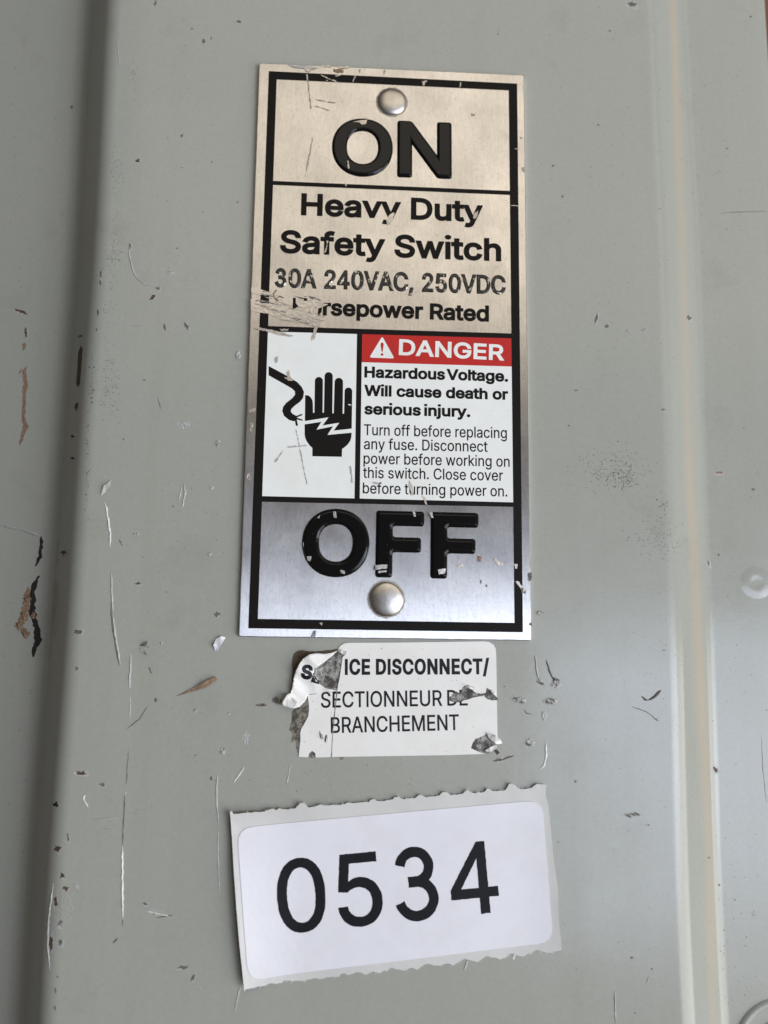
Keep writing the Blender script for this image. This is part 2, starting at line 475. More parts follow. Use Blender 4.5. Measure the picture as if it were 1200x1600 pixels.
# glyph outlines: advance, then closed outlines as x, y pairs (capital height 509)
GLYPHS = {" ":[188,[]],",":[188,[[38,-119,68,71,137,71,84,-119]]],".":[188,[[95,-4,83,-3,73,1,63,9,55,18,51,29,50,41,51,53,55,64,63,73,73,81,83,85,95,87,107,85,118,81,128,73,135,64,140,53,141,41,140,29,135,18,128,9,118,1,107,-3]]],"/":[249,[[235,533,71,-76,14,-76,178,533]]],"0":[453,[[227,-7,191,-3,158,7,130,24,105,48,85,77,69,113,61,138,55,164,51,192,49,222,48,254,49,286,51,316,55,344,61,370,69,395,85,431,106,461,130,484,159,502,191,512,227,516,262,512,295,502,323,484,348,461,368,431,384,395,392,370,398,344,402,316,404,286,405,254,404,222,402,192,398,164,392,138,384,113,368,77,348,48,323,24,295,7,263,-3],[227,50,250,52,271,60,290,74,306,92,320,116,330,144,338,176,342,213,344,254,342,295,338,332,330,365,320,393,306,416,290,435,271,449,250,457,227,460,203,457,182,449,163,435,147,416,134,393,123,365,115,332,111,295,109,254,111,213,115,176,123,144,134,116,147,92,163,74,182,60,203,52]]],"2":[453,[[64,0,64,47,234,229,252,248,268,266,282,282,294,298,303,312,311,327,316,341,319,356,320,371,319,389,315,405,308,419,298,431,287,441,273,449,258,455,241,458,224,460,205,458,188,454,172,447,159,438,148,427,139,413,132,398,128,381,127,362,66,362,68,391,75,418,86,442,102,464,121,482,143,496,168,507,196,513,225,516,254,513,281,507,306,497,328,482,346,465,361,445,372,423,379,398,381,372,380,354,377,336,371,318,363,299,351,280,336,259,317,235,294,209,267,180,153,60,153,57,389,57,389,0]]],"3":[453,[[73,409,81,433,96,458,115,479,139,496,165,508,193,515,222,516,251,511,278,500,302,485,323,465,339,441,350,415,355,386,354,358,347,330,334,304,316,282,294,263,269,249,241,241,213,238,165,238,165,298,211,298,229,300,245,305,260,313,273,323,283,336,290,351,294,366,295,382,292,398,286,413,277,426,265,438,251,447,235,453,218,456,201,455,184,451,169,444,155,435,144,422,136,408,130,390],[164,300,212,301,242,298,271,291,298,278,322,261,342,240,358,215,369,188,374,160,374,131,368,102,356,76,340,51,319,31,294,14,267,2,238,-5,208,-7,179,-4,150,5,123,18,100,36,80,57,64,82,55,106,111,128,118,109,127,93,140,80,155,69,172,61,190,55,210,53,229,54,248,59,265,67,281,77,294,90,304,105,311,121,314,137,315,154,311,171,305,187,295,202,283,215,267,226,250,234,231,239,212,241,166,240]]],"4":[453,[[258,0,258,117,36,117,36,178,262,509,319,509,319,174,396,174,396,117,319,117,319,0],[258,174,258,412,97,174]]],"5":[453,[[221,-7,192,-5,165,1,140,11,118,25,99,41,83,60,71,82,63,105,60,130,122,130,125,115,130,102,138,89,148,78,160,68,173,60,188,54,204,51,221,50,241,51,259,56,276,64,291,75,304,89,314,104,322,122,326,141,328,162,326,183,321,203,314,221,303,237,290,251,275,262,257,270,238,275,218,277,201,276,184,273,167,268,152,262,139,255,128,246,67,253,96,509,366,509,366,452,151,452,134,301,136,301,148,311,162,318,178,325,194,330,212,333,229,334,252,332,274,328,294,321,313,311,330,299,345,285,358,269,370,251,379,231,386,210,390,187,391,163,388,132,381,102,369,76,352,52,332,32,309,15,282,3,253,-4]]],"A":[480,[[16,0,201,509,276,509,463,0,395,0,287,302,280,323,272,346,264,372,255,402,244,438,232,478,245,478,233,437,222,402,213,371,204,345,197,322,191,302,85,0],[110,142,110,199,370,199,370,142]]],"B":[456,[[60,0,60,509,241,509,274,507,304,501,329,491,350,477,367,461,381,442,390,421,396,398,398,374,397,353,393,336,387,320,378,307,368,295,356,286,343,278,329,272,315,267,315,262,331,260,347,254,363,245,378,234,391,220,402,203,411,184,416,161,418,136,416,111,410,88,400,67,386,48,368,31,344,18,317,8,284,2,247,0],[125,57,245,57,281,60,309,67,330,80,344,96,353,115,355,137,354,153,350,169,342,184,333,197,320,209,306,218,289,225,269,229,248,231,125,231],[125,285,238,285,256,287,273,290,288,296,302,304,314,314,323,326,330,340,335,355,336,372,333,393,326,412,313,429,294,442,270,449,240,452,125,452]]],"C":[510,[[267,-7,242,-6,217,-2,194,5,171,13,150,25,131,39,113,55,97,73,82,93,70,115,59,140,51,166,45,193,41,223,40,254,41,285,45,315,51,343,59,369,70,393,82,415,97,436,113,454,131,470,150,484,171,495,194,504,217,510,242,514,267,516,293,514,317,511,340,504,362,496,383,485,402,471,419,456,435,438,448,418,459,397,467,373,473,348,408,348,404,365,397,380,389,395,380,407,369,418,357,428,344,437,330,444,315,449,300,453,284,455,267,456,237,453,209,445,184,432,161,414,141,391,125,364,113,332,106,295,103,254,106,213,113,177,125,145,141,117,161,94,184,76,210,63,237,56,267,53,284,54,300,56,315,60,330,65,344,72,357,81,369,90,380,102,389,114,397,128,404,144,408,160,473,160,467,135,459,112,448,91,435,71,420,53,402,38,383,24,363,13,341,5,317,-2,293,-6]]],"D":[502,[[219,0,96,0,96,57,215,57,254,60,288,68,318,81,343,99,363,122,379,149,390,181,397,216,399,255,397,294,390,329,379,361,364,388,344,410,320,428,291,441,258,449,221,452,93,452,93,509,225,509,254,507,281,504,307,498,331,489,353,478,385,455,412,426,433,391,444,367,451,342,457,315,460,286,462,255,460,224,457,195,451,168,443,142,433,119,421,97,406,77,390,60,371,44,351,31,328,20,303,11,277,5,249,1],[125,509,125,0,60,0,60,509]]],"E":[419,[[60,0,60,509,372,509,372,452,125,452,125,286,355,286,355,229,125,229,125,57,375,57,375,0]]],"F":[410,[[60,0,60,509,369,509,369,452,125,452,125,278,346,278,346,221,125,221,125,0]]],"G":[520,[[269,-7,242,-6,217,-2,193,5,171,14,149,25,130,39,112,55,96,73,82,93,69,116,59,140,51,166,45,194,41,223,40,254,41,285,45,315,51,343,59,369,69,393,82,415,96,436,112,454,129,470,149,484,170,495,192,504,215,510,239,514,265,516,291,514,316,510,340,504,363,494,384,483,403,469,421,453,436,436,449,416,460,395,468,373,474,349,408,349,402,365,395,379,387,393,378,406,368,417,356,427,344,436,330,443,315,448,300,453,283,455,265,456,236,453,209,445,183,432,160,414,141,392,125,364,113,332,106,295,103,254,106,213,113,177,125,145,141,117,161,95,184,76,210,63,238,56,269,53,296,55,322,61,345,71,365,85,382,102,396,123,407,147,413,173,415,202,434,199,283,199,283,256,478,256,478,200,475,160,466,124,451,91,431,62,406,38,377,19,344,5,308,-4]]],"H":[517,[[60,0,60,509,125,509,125,289,392,289,392,509,457,509,457,0,392,0,392,232,125,232,125,0]]],"I":[181,[[60,0,60,509,121,509,121,0]]],"M":[628,[[60,0,60,509,152,509,277,187,287,159,299,123,311,84,322,49,307,49,318,83,330,121,342,158,352,187,476,509,568,509,568,0,504,0,504,291,504,327,505,369,506,413,507,457,513,457,508,441,503,425,498,409,482,363,467,322,456,291,342,0,286,0,170,291,159,321,145,361,129,408,112,457,119,457,120,416,121,372,122,328,122,291,122,0]]],"N":[523,[[60,0,60,509,136,509,343,183,349,174,355,163,363,151,371,137,379,122,388,107,396,90,405,73,414,55,405,54,403,72,402,90,401,108,400,126,399,142,399,157,399,195,399,509,463,509,463,0,387,0,202,290,177,331,168,346,159,363,148,381,108,452,119,454,122,384,124,328,125,291,125,0]]],"O":[533,[[267,-7,241,-6,217,-2,194,5,171,13,150,25,131,39,113,55,97,73,82,93,70,115,59,140,51,166,45,193,41,223,40,254,41,285,45,315,51,343,59,369,70,393,82,415,97,436,113,454,131,470,150,484,171,495,194,504,217,510,241,514,267,516,293,514,317,510,340,504,363,495,384,484,403,470,421,454,437,436,451,415,464,393,474,369,482,343,488,315,492,285,493,254,492,223,488,193,482,166,474,140,464,115,451,93,437,73,421,55,403,39,384,25,363,13,340,5,317,-2,293,-6],[267,53,296,55,324,63,349,76,372,94,392,116,408,144,420,176,428,213,430,254,428,295,420,332,408,365,392,392,372,415,349,433,324,446,296,453,267,456,237,453,210,445,184,433,161,415,142,392,125,364,113,332,106,295,103,254,106,213,113,176,125,144,142,117,161,94,184,76,210,63,237,55]]],"R":[449,[[60,0,60,509,236,509,273,506,305,500,333,489,356,473,376,455,390,433,401,408,407,381,409,352,407,323,401,296,390,271,376,250,356,232,333,217,305,206,273,200,236,198,96,198,96,255,234,255,258,256,280,260,298,267,313,276,325,287,334,300,340,316,344,333,345,352,344,371,340,389,334,405,325,419,313,430,298,440,279,446,258,451,233,452,125,452,125,0],[353,0,230,229,303,229,428,0]]],"S":[447,[[224,-9,188,-7,156,-1,128,9,102,23,81,40,64,60,51,83,42,109,38,137,104,137,108,118,114,102,123,88,136,76,150,66,166,59,185,53,204,50,224,49,246,50,267,54,286,60,303,69,317,79,329,92,338,106,344,122,346,139,344,154,340,168,332,179,322,189,310,197,296,205,280,211,263,217,245,222,184,239,145,253,112,269,86,289,67,313,56,341,52,372,54,400,62,425,75,448,92,468,113,484,138,498,165,508,195,514,227,516,259,514,289,508,316,498,340,484,360,468,377,449,390,427,398,403,401,378,337,378,332,402,320,421,302,437,280,449,254,456,225,459,204,457,185,454,167,448,152,440,139,430,129,418,121,405,117,391,115,376,117,359,122,345,131,334,142,324,155,315,169,308,184,302,198,297,212,293,264,279,279,275,295,270,312,264,328,256,344,248,359,238,372,226,384,213,395,198,402,180,407,161,408,139,406,112,399,87,386,64,370,43,349,25,323,11,294,0,261,-7]]],"T":[449,[[32,452,32,509,417,509,417,452,257,452,257,0,193,0,193,452]]],"U":[517,[[259,-8,220,-6,186,2,154,15,126,33,103,55,85,80,71,108,63,140,60,173,60,509,124,509,124,178,126,155,132,133,141,113,153,95,169,80,187,68,208,59,232,53,259,52,285,53,309,59,331,68,349,80,364,95,377,113,385,133,391,155,393,178,393,509,457,509,457,173,454,140,446,108,433,80,414,55,391,33,363,15,332,2,297,-6]]],"V":[480,[[204,0,16,509,84,509,192,206,199,187,207,164,215,137,225,106,236,71,248,31,235,31,247,71,257,107,267,138,276,165,283,187,290,206,395,509,463,509,278,0]]],"W":[686,[[155,0,16,509,82,509,163,196,167,179,172,162,175,145,187,94,190,76,194,58,197,40,189,40,193,58,196,76,200,94,203,111,207,128,211,145,224,196,306,509,380,509,462,196,466,179,470,162,474,145,486,94,490,76,494,58,497,40,488,40,492,58,495,76,499,94,503,111,506,128,510,145,523,196,603,509,670,509,530,0,455,0,368,323,362,345,357,368,351,391,346,417,341,445,336,475,350,475,345,446,340,420,335,395,330,371,324,347,318,323,230,0]]],"a":[389,[[160,-9,137,-7,115,-3,94,5,76,15,60,29,48,45,38,63,32,84,30,108,32,128,36,146,43,161,53,174,64,184,78,193,92,200,108,206,125,211,143,214,161,217,178,220,234,227,247,229,257,231,265,235,271,240,274,246,276,255,276,257,275,272,272,285,267,297,260,307,251,315,240,322,227,327,212,330,196,331,178,330,163,327,149,322,137,316,127,309,118,301,110,292,104,283,100,274,41,291,51,313,64,331,79,346,95,358,114,368,133,375,153,380,173,383,194,384,208,384,223,382,239,379,255,375,271,369,286,360,300,350,312,336,322,320,330,301,335,278,337,251,337,0,277,0,277,52,272,52,267,43,260,34,252,25,242,16,229,8,215,1,199,-4,181,-7],[170,45,192,47,211,51,228,59,242,68,254,80,263,93,270,108,274,122,276,138,276,190,272,187,267,184,259,182,251,180,241,178,231,176,200,171,175,168,161,166,147,163,134,159,122,153,112,147,103,139,97,130,93,118,92,105,93,93,96,82,102,72,109,64,119,57,130,52,142,48,156,46]]],"b":[424,[[229,-8,208,-7,189,-3,172,4,159,12,147,21,138,31,130,41,123,50,118,59,112,59,112,0,53,0,53,509,114,509,114,319,118,319,123,327,130,336,137,346,147,355,158,364,171,373,188,379,207,383,229,384,259,382,287,374,313,361,335,342,354,320,370,293,381,261,388,227,390,189,388,151,381,116,370,84,355,57,336,34,313,16,288,3,260,-6],[220,47,242,49,262,55,279,66,294,80,306,97,316,117,323,139,327,163,328,189,327,215,323,239,316,261,307,281,295,298,280,311,262,322,243,328,220,330,198,328,178,322,161,312,147,299,134,282,125,263,118,241,114,216,113,189,114,162,118,138,125,115,135,95,147,78,162,65,179,55,198,49]]],"c":[396,[[207,-8,174,-5,144,3,117,16,93,35,72,58,56,85,44,116,37,150,34,187,37,225,44,260,56,291,72,318,93,341,117,360,144,374,174,382,207,384,226,384,243,381,260,377,276,371,291,364,305,356,318,346,330,335,340,322,349,308,356,293,362,277,303,262,300,272,295,281,290,289,284,297,278,304,270,311,261,316,252,321,242,325,231,328,220,329,207,330,184,328,163,321,145,310,130,296,118,278,108,258,102,236,98,212,96,187,98,163,102,139,108,117,118,97,130,80,145,66,163,55,184,49,207,46,220,47,232,49,243,52,253,55,262,60,271,66,279,73,285,80,292,89,297,98,301,107,304,117,363,102,357,86,350,70,341,56,331,43,319,32,306,21,292,12,277,5,261,-1,244,-5,226,-7]]],"d":[424,[[195,-8,165,-6,137,3,111,16,89,34,70,57,55,84,43,116,36,151,34,189,36,227,43,261,55,293,70,320,89,342,112,361,137,374,165,382,196,384,218,383,237,379,253,373,267,364,278,355,287,346,295,336,301,327,306,319,311,319,311,509,372,509,372,0,313,0,313,59,307,59,301,50,295,41,287,31,277,21,266,12,252,4,236,-3,217,-7],[205,47,226,49,246,55,263,65,278,78,290,95,299,115,306,138,310,162,312,189,310,216,306,241,300,263,290,282,278,299,263,312,246,322,227,328,205,330,182,328,162,322,145,311,130,298,118,281,108,261,102,239,98,215,96,189,98,163,102,139,109,117,118,97,130,80,145,66,162,55,182,49]]],"e":[404,[[212,-8,177,-5,145,3,117,16,92,35,72,58,56,85,44,116,37,150,34,187,36,224,44,258,55,290,71,317,91,340,115,359,142,373,172,382,205,384,226,383,246,380,266,374,285,366,303,355,319,341,334,324,347,305,357,282,365,256,370,227,371,194,371,169,75,169,75,221,338,221,310,202,308,226,304,248,298,269,288,286,277,301,263,314,246,323,227,328,205,330,183,328,164,323,146,313,131,301,119,286,109,270,102,251,97,231,96,211,96,178,98,151,102,127,110,106,121,88,135,73,151,61,169,53,190,48,212,46,227,47,241,49,254,53,265,58,276,65,285,73,294,82,300,93,306,105,365,91,358,72,348,55,335,39,320,26,302,14,283,4,261,-3,237,-7]]],"f":[254,[[228,379,228,327,6,327,6,379],[81,0,81,432,82,452,87,470,96,486,107,499,120,510,135,519,152,525,169,529,187,530,201,530,212,529,222,527,231,525,238,523,243,521,227,468,215,472,209,473,202,474,195,474,178,472,164,468,154,460,147,449,143,435,142,419,142,0]]],"g":[425,[[207,-151,180,-149,156,-146,134,-140,114,-132,97,-122,82,-110,70,-97,59,-84,51,-69,101,-41,107,-49,114,-57,122,-66,131,-74,142,-82,154,-88,169,-93,187,-96,207,-97,236,-95,261,-87,282,-75,298,-58,308,-34,311,-6,311,68,306,68,301,60,294,51,287,41,277,32,266,23,252,16,236,10,217,6,195,5,165,7,138,14,113,27,90,43,71,65,55,90,43,120,36,154,34,191,36,229,43,263,55,293,71,320,90,342,112,361,138,374,166,382,196,384,218,383,237,379,253,373,267,365,279,356,288,346,296,336,302,327,308,319,313,319,313,379,372,379,372,-9,370,-40,363,-67,350,-90,334,-109,314,-124,291,-136,265,-144,237,-149],[205,59,227,61,246,66,264,75,278,87,290,103,300,121,307,142,311,166,312,193,311,219,307,242,300,264,291,283,279,299,264,312,247,322,227,328,205,330,182,328,163,322,145,312,130,298,118,282,109,262,102,241,98,218,96,193,98,167,102,144,109,123,118,104,131,88,145,76,163,66,183,61]]],"h":[410,[[114,227,114,0,53,0,53,509,114,509,114,287,102,287,116,319,132,344,152,362,175,374,200,382,227,384,252,383,275,377,295,369,313,356,328,340,341,321,350,298,355,271,357,240,357,0,296,0,296,235,293,263,286,286,273,304,256,318,235,326,210,329,192,328,176,324,161,317,147,308,136,297,126,283,119,266,115,248]]],"i":[167,[[53,0,53,379,114,379,114,0],[84,443,73,444,63,448,54,455,47,463,43,472,41,483,43,494,47,504,54,512,63,518,73,522,84,524,95,522,105,518,114,512,121,504,125,494,126,483,125,472,121,463,114,455,105,448,95,444]]],"j":[167,[[53,379,114,379,114,-30,112,-52,108,-72,102,-90,92,-106,80,-119,65,-129,47,-137,27,-141,4,-143,-10,-143,-10,-87,2,-87,18,-85,31,-80,40,-72,47,-61,51,-46,53,-29],[83,443,72,444,62,448,53,455,47,463,42,472,41,483,42,494,47,504,53,512,62,518,72,522,83,524,95,522,105,518,114,512,120,504,125,494,126,483,125,472,120,463,114,455,105,448,95,444]]],"k":[381,[[110,137,110,212,121,212,284,379,360,379,184,199,177,199],[53,0,53,509,114,509,114,0],[294,0,148,186,191,229,372,0]]],"l":[167,[[53,0,53,509,114,509,114,0]]],"n":[410,[[114,227,114,0,53,0,53,379,112,379,112,287,102,287,116,319,132,344,152,362,175,374,200,382,227,384,252,383,275,377,295,369,313,356,328,340,341,321,350,298,355,271,357,240,357,0,296,0,296,235,293,263,286,286,273,304,256,318,235,326,210,329,192,328,176,324,161,317,147,308,136,297,126,283,119,266,115,248]]],"o":[415,[[207,-8,174,-5,144,3,117,16,93,35,72,58,56,85,44,116,37,150,34,187,37,225,44,260,56,291,72,318,93,341,117,360,144,374,174,382,207,384,241,382,271,374,299,360,323,341,343,318,359,291,371,260,379,225,381,187,379,150,371,116,359,85,343,58,323,35,299,16,271,3,241,-5],[207,46,231,49,252,55,270,66,285,80,298,97,307,117,314,139,318,163,319,187,318,212,314,236,307,258,298,278,285,296,270,310,252,321,231,328,207,330,184,328,163,321,145,310,130,296,118,278,108,258,102,236,98,212,96,187,98,163,102,139,108,117,118,97,130,80,145,66,163,55,184,49]]],"p":[424,[[53,-143,53,379,112,379,112,319,118,319,123,327,130,336,137,346,147,355,158,364,171,373,188,379,207,383,229,384,259,382,287,374,313,361,335,342,354,320,370,293,381,261,388,227,390,189,388,151,381,116,370,84,355,57,336,34,313,16,288,3,260,-6,229,-8,208,-7,189,-3,173,4,159,12,147,21,138,31,130,41,124,50,118,59,114,59,114,-143],[220,47,242,49,262,55,279,66,294,80,306,97,316,117,323,139,327,163,328,189,327,215,323,239,316,261,307,281,295,298,280,311,262,322,243,328,220,330,198,328,178,322,161,312,147,299,134,282,125,263,118,241,114,216,113,189,114,162,118,138,125,115,135,95,147,78,162,65,179,55,198,49]]],"r":[259,[[53,0,53,379,112,379,112,321,115,321,124,339,137,354,152,367,171,377,191,383,213,385,229,384,243,384,243,322,230,324,223,325,215,326,207,326,190,324,174,321,159,315,146,306,135,296,126,284,119,269,115,254,114,237,114,0]]],"s":[365,[[182,-8,157,-7,133,-3,112,3,93,12,76,24,62,38,50,54,41,73,36,94,94,107,101,87,111,72,124,60,141,52,160,47,181,45,206,47,227,53,244,62,258,74,265,88,268,103,266,115,262,126,254,136,243,144,229,150,212,155,149,170,118,180,92,192,72,208,58,227,50,249,47,274,49,295,55,314,65,332,79,347,95,360,115,370,137,378,161,383,187,384,212,383,234,379,254,372,271,363,286,352,299,339,309,324,318,308,324,290,268,277,262,291,254,304,243,316,228,325,210,331,187,333,166,331,147,326,131,317,119,305,111,292,109,277,110,264,115,253,124,243,136,235,152,229,172,223,229,209,261,200,287,187,306,171,320,153,328,131,331,107,329,85,323,65,312,47,298,31,281,18,260,6,236,-2,210,-7]]],"t":[227,[[204,379,204,327,6,327,6,379],[65,471,126,471,126,98,127,83,130,70,136,61,144,55,156,51,170,50,185,51,202,54,213,2,207,0,200,-2,192,-3,184,-3,176,-4,168,-4,138,-1,113,7,92,21,77,41,68,64,65,93]]],"u":[410,[[182,-5,158,-3,135,2,115,11,97,23,82,39,69,59,60,82,54,109,53,139,53,379,114,379,114,144,116,117,124,94,137,75,154,61,175,53,200,50,218,51,234,55,249,62,263,71,274,83,283,97,290,113,295,132,296,153,296,379,357,379,357,0,298,0,298,92,307,92,294,60,277,35,257,17,234,5,209,-3]]],"v":[389,[[163,0,17,379,84,379,165,155,173,132,180,110,187,87,193,64,199,42,206,21,184,21,191,42,197,64,203,87,209,110,216,132,224,155,305,379,371,379,226,0]]],"w":[567,[[138,0,23,379,87,379,133,214,140,190,147,164,154,137,161,107,168,75,175,41,165,41,172,74,179,105,186,135,192,163,199,189,206,214,252,379,316,379,362,214,368,189,375,163,382,136,388,106,395,75,402,41,391,41,399,75,406,106,413,135,420,163,427,189,434,214,480,379,545,379,429,0,368,0,319,172,305,225,300,243,295,262,291,280,277,338,291,338,277,280,263,225,258,207,253,189,248,172,199,0]]],"y":[389,[[47,-139,61,-86,71,-87,83,-89,94,-90,104,-89,113,-86,122,-81,130,-74,138,-64,145,-51,151,-36,163,-1,17,379,84,379,165,155,173,132,180,109,187,87,193,64,199,42,206,21,184,21,190,42,196,64,202,87,209,110,216,132,224,155,305,379,371,379,204,-58,196,-77,187,-93,177,-107,165,-119,153,-128,139,-136,125,-141,109,-144,91,-145,82,-145,73,-144,65,-143,57,-142,52,-140]]],"z":[380,[[42,0,42,46,254,320,254,323,48,323,48,379,333,379,333,331,126,60,126,56,339,56,339,0]]]}

# ------------------------------------------------------------------ lettering
def layout(s, track=0, space=1.0):
    x = 0
    out = []
    for ch in s:
        adv, cs = GLYPHS[ch]
        for c in cs:
            out.append([(x + c[i], c[i + 1]) for i in range(0, len(c), 2)])
        x += (adv * space if ch == ' ' else adv) + track
    return out

def text_shape(s, L, R, cap, bold=0., z=0., track=0, space=1.0, jag=0.):
    """outlines (mm) of a line whose ink runs from pixel L to pixel R on the baseline, capitals cap pixels high"""
    cs = layout(s, track, space)
    x0 = min(p[0] for c in cs for p in c)
    x1 = max(p[0] for c in cs for p in c)
    a, b = Vector(P(*L, z)), Vector(P(*R, z))
    up = Vector(P(L[0], L[1] - cap, z))
    ex = b - a
    wmm = ex.length
    ex.normalize()
    ey = Vector((-ex.y, ex.x))
    hmm = (up - a).length
    sx = (wmm - 2 * bold) / (x1 - x0)
    sy = (hmm - 2 * bold) / 509.0
    out = []
    for c in cs:
        lift = 2.2 * bold if min(p[1] for p in c) > 420 else 0          # dots of i and j stay clear of their stems
        out.append([((p[0] - x0) * sx + bold, (p[1] if not lift else 443 + (p[1] - 443) * .75) * sy + bold + lift * .75) for p in c])
    if bold:
        big = max(out, key=lambda c: abs(sarea(c)))
        sg = 1 if sarea(big) > 0 else -1
        out = [offset(c, bold, sg) for c in out]
    res = []
    for c in out:
        if jag:
            c = [(x + random.uniform(-jag, jag), y + random.uniform(-jag, jag)) for x, y in resample(c, .35)]
        res.append([tuple(a + ex * x + ey * y) for x, y in c])
    return res

# ------------------------------------------------------------------ the enclosure with its raised cover
ZP = -.9                                            # cover face; the nameplate's face is z = 0
HL, HR = 8.6, 5.4                                   # drop of the side ledges
ZL, ZR = ZP - HL, ZP - HR
XL = P(120, 800, ZP)[0]                             # upper bend, left
XR = P(1052, 800, ZP)[0]                            # upper bend, right
RUNL, RUNR = 6.4, 7.8
XE = P(1201, 4, ZR)[0]                              # right outer edge of the box
Y0, Y1 = -175., 150.
DEPTH = 105.

def fillet(pts, rad, seg=10):
    out = []
    for i, p in enumerate(pts):
        r = rad[i]
        if not r:
            out.append(p); continue
        a, b, c = Vector(pts[i - 1]), Vector(p), Vector(pts[i + 1])
        u, v = (a - b), (c - b)
        k = min(r, u.length * .49, v.length * .49)
        s, e = b + u.normalized() * k, b + v.normalized() * k
        for j in range(seg + 1):
            t = j / seg
            out.append(tuple(s * (1 - t) ** 2 + b * 2 * t * (1 - t) + e * t * t))
    return out

prof = fillet([(-128, ZL - DEPTH), (-128, ZL - 5.5), (XL - RUNL, ZL), (XL, ZP), (-20, ZP), (20, ZP), (XR, ZP), (XR + RUNR, ZR), (XE, ZR), (XE + .3, ZL - DEPTH)],
              [0, 6, 2.6, 2.4, 0, 0, 1.9, 1.2, 2.2, 0])
prof = resample(prof, 6., closed=False)
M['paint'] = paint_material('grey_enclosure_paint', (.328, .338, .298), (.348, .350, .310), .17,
                            tan_reflection=tuple((XR + 25 + k) * .001 for k in (3.0, 4.4, 4.9, 6.4)))

enc = thing('switch_enclosure', 'grey painted steel switch enclosure with scratched raised cover face', 'enclosure', (-25, -12, ZL - DEPTH))
NY = 60
verts, faces = [], []
for j in range(NY + 1):
    y = Y0 + (Y1 - Y0) * j / NY
    for x, z in prof:
        dx = (.35 * math.sin(y * .029 + 1.1) + .12 * math.sin(y * .083)) if abs(x) > 40 else 0
        dz = 0.
        if x < XL - RUNL * .4:                       # tilt added to the left ledge to darken it towards the lower end
            t = min(1, max(0, (40 - y) / 180))
            dz = -(XL - RUNL * .4 - x) * (.06 + .18 * t)
        verts.append((x + dx, y, z + dz))
K = len(prof)
for j in range(NY):
    for i in range(K - 1):
        faces.append((j * K + i, j * K + i + 1, (j + 1) * K + i + 1, (j + 1) * K + i))
faces.append(tuple(range(K))[::-1])
faces.append(tuple(NY * K + i for i in range(K)))
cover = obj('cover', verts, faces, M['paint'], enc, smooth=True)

def ledge_z(px, py):
    """height of the painted sheet under a pixel (found by walking down the ray)"""
    z = ZP
    for _ in range(30):
        x, y = P(px, py, z)
        z = cover_z(x, y)
    return z

def cover_z(x, y):
    dx = (.35 * math.sin(y * .029 + 1.1) + .12 * math.sin(y * .083)) if abs(x) > 40 else 0
    xx = x - dx
    z = ZP
    for (xa, za), (xb, zb) in zip(prof, prof[1:]):
        if xa <= xx <= xb and xb > xa:
            z = za + (zb - za) * (xx - xa) / (xb - xa)
            break
    if xx < XL - RUNL * .4:
        t = min(1, max(0, (40 - y) / 180))
        z -= (XL - RUNL * .4 - xx) * (.06 + .18 * t)
    return z

def Q(px, py):
    z = ledge_z(px, py)
    x, y = P(px, py, z)
    return Vector((x, y, cover_z(x, y)))

# dimple and cover screw on the right ledge
c = Q(1182, 910)
lathe('dimple', c.x, c.y, [(3.4, c.z - .03), (2.8, c.z + .02), (2.2, c.z + .07), (1.6, c.z + .11), (1.1, c.z + .09), (.7, c.z + .05), (.25, c.z + .06)], M['paint'], cover, 32)
c = Q(1222, 1642)
lathe('cover_screw', c.x, c.y, [(8.6, c.z - .1), (8.2, c.z + .4), (7.7, c.z + .55), (7.2, c.z + .3), (6.8, c.z - 2.5), (6.2, c.z - 3.0), (5.4, c.z - 2.4), (5.0, c.z + .2), (4.2, c.z + .7), (2, c.z + 1.0)], M['paint'], enc, 48)

# ------------------------------------------------------------------ wear on the paint
def ridge(name, pts, wpx, hmm, m, lift=.02):
    """tapering raised scratch along pixels"""
    q = []
    for i in range(len(pts) - 1):
        (xa, ya), (xb, yb) = pts[i], pts[i + 1]
        k = max(2, int(math.hypot(xb - xa, yb - ya) / 5))
        for j in range(k):
            t = j / k
            q.append((xa + (xb - xa) * t + random.uniform(-.5, .5), ya + (yb - ya) * t + random.uniform(-.5, .5)))
    q.append(pts[-1])
    pp = [Q(*p) for p in q]
    n = len(pp)
    verts, faces = [], []
    for i, p in enumerate(pp):
        d = (pp[min(n - 1, i + 1)] - pp[max(0, i - 1)])
        d.z = 0
        d.normalize()
        s = Vector((d.y, -d.x, 0))
        t = i / (n - 1)
        w = wpx * .115 / 2 * min(1, .25 + 5 * t, .25 + 5 * (1 - t)) * random.uniform(.65, 1.25)
        h = hmm * min(1, .2 + 5 * t, .2 + 5 * (1 - t)) * random.uniform(.6, 1.2)
        verts += [tuple(p - s * w + Vector((0, 0, lift - .03))), tuple(p + s * w * .1 + Vector((0, 0, lift + h))), tuple(p + s * w + Vector((0, 0, lift - .03)))]
    for i in range(n - 1):
        a = i * 3
        faces += [(a, a + 3, a + 4, a + 1)[::-1], (a + 1, a + 4, a + 5, a + 2)[::-1]]
    return obj(name, verts, faces, m, cover)

def blob(cx, cy, rx, ry, rot=0., n=14, rough=.35):
    pts = []
    for i in range(n):
        a = 2 * math.pi * i / n
        r = 1 + random.uniform(-rough, rough)
        x, y = rx * r * math.cos(a), ry * r * math.sin(a)
        c, s = math.cos(rot), math.sin(rot)
        pts.append((cx + x * c - y * s, cy + x * s + y * c))
    return pts

def chip(pts, m, name='paint_chip', lift=.025, parent=None, rim=False):
    """a flake of paint gone: the bare patch as a thin jagged island"""
    q = [Q(*p) for p in pts]
    z = lambda x, y: cover_z(x, y) + lift
    return sheet(name, [[(p.x, p.y) for p in q]], z, m, parent or cover, step=.6)

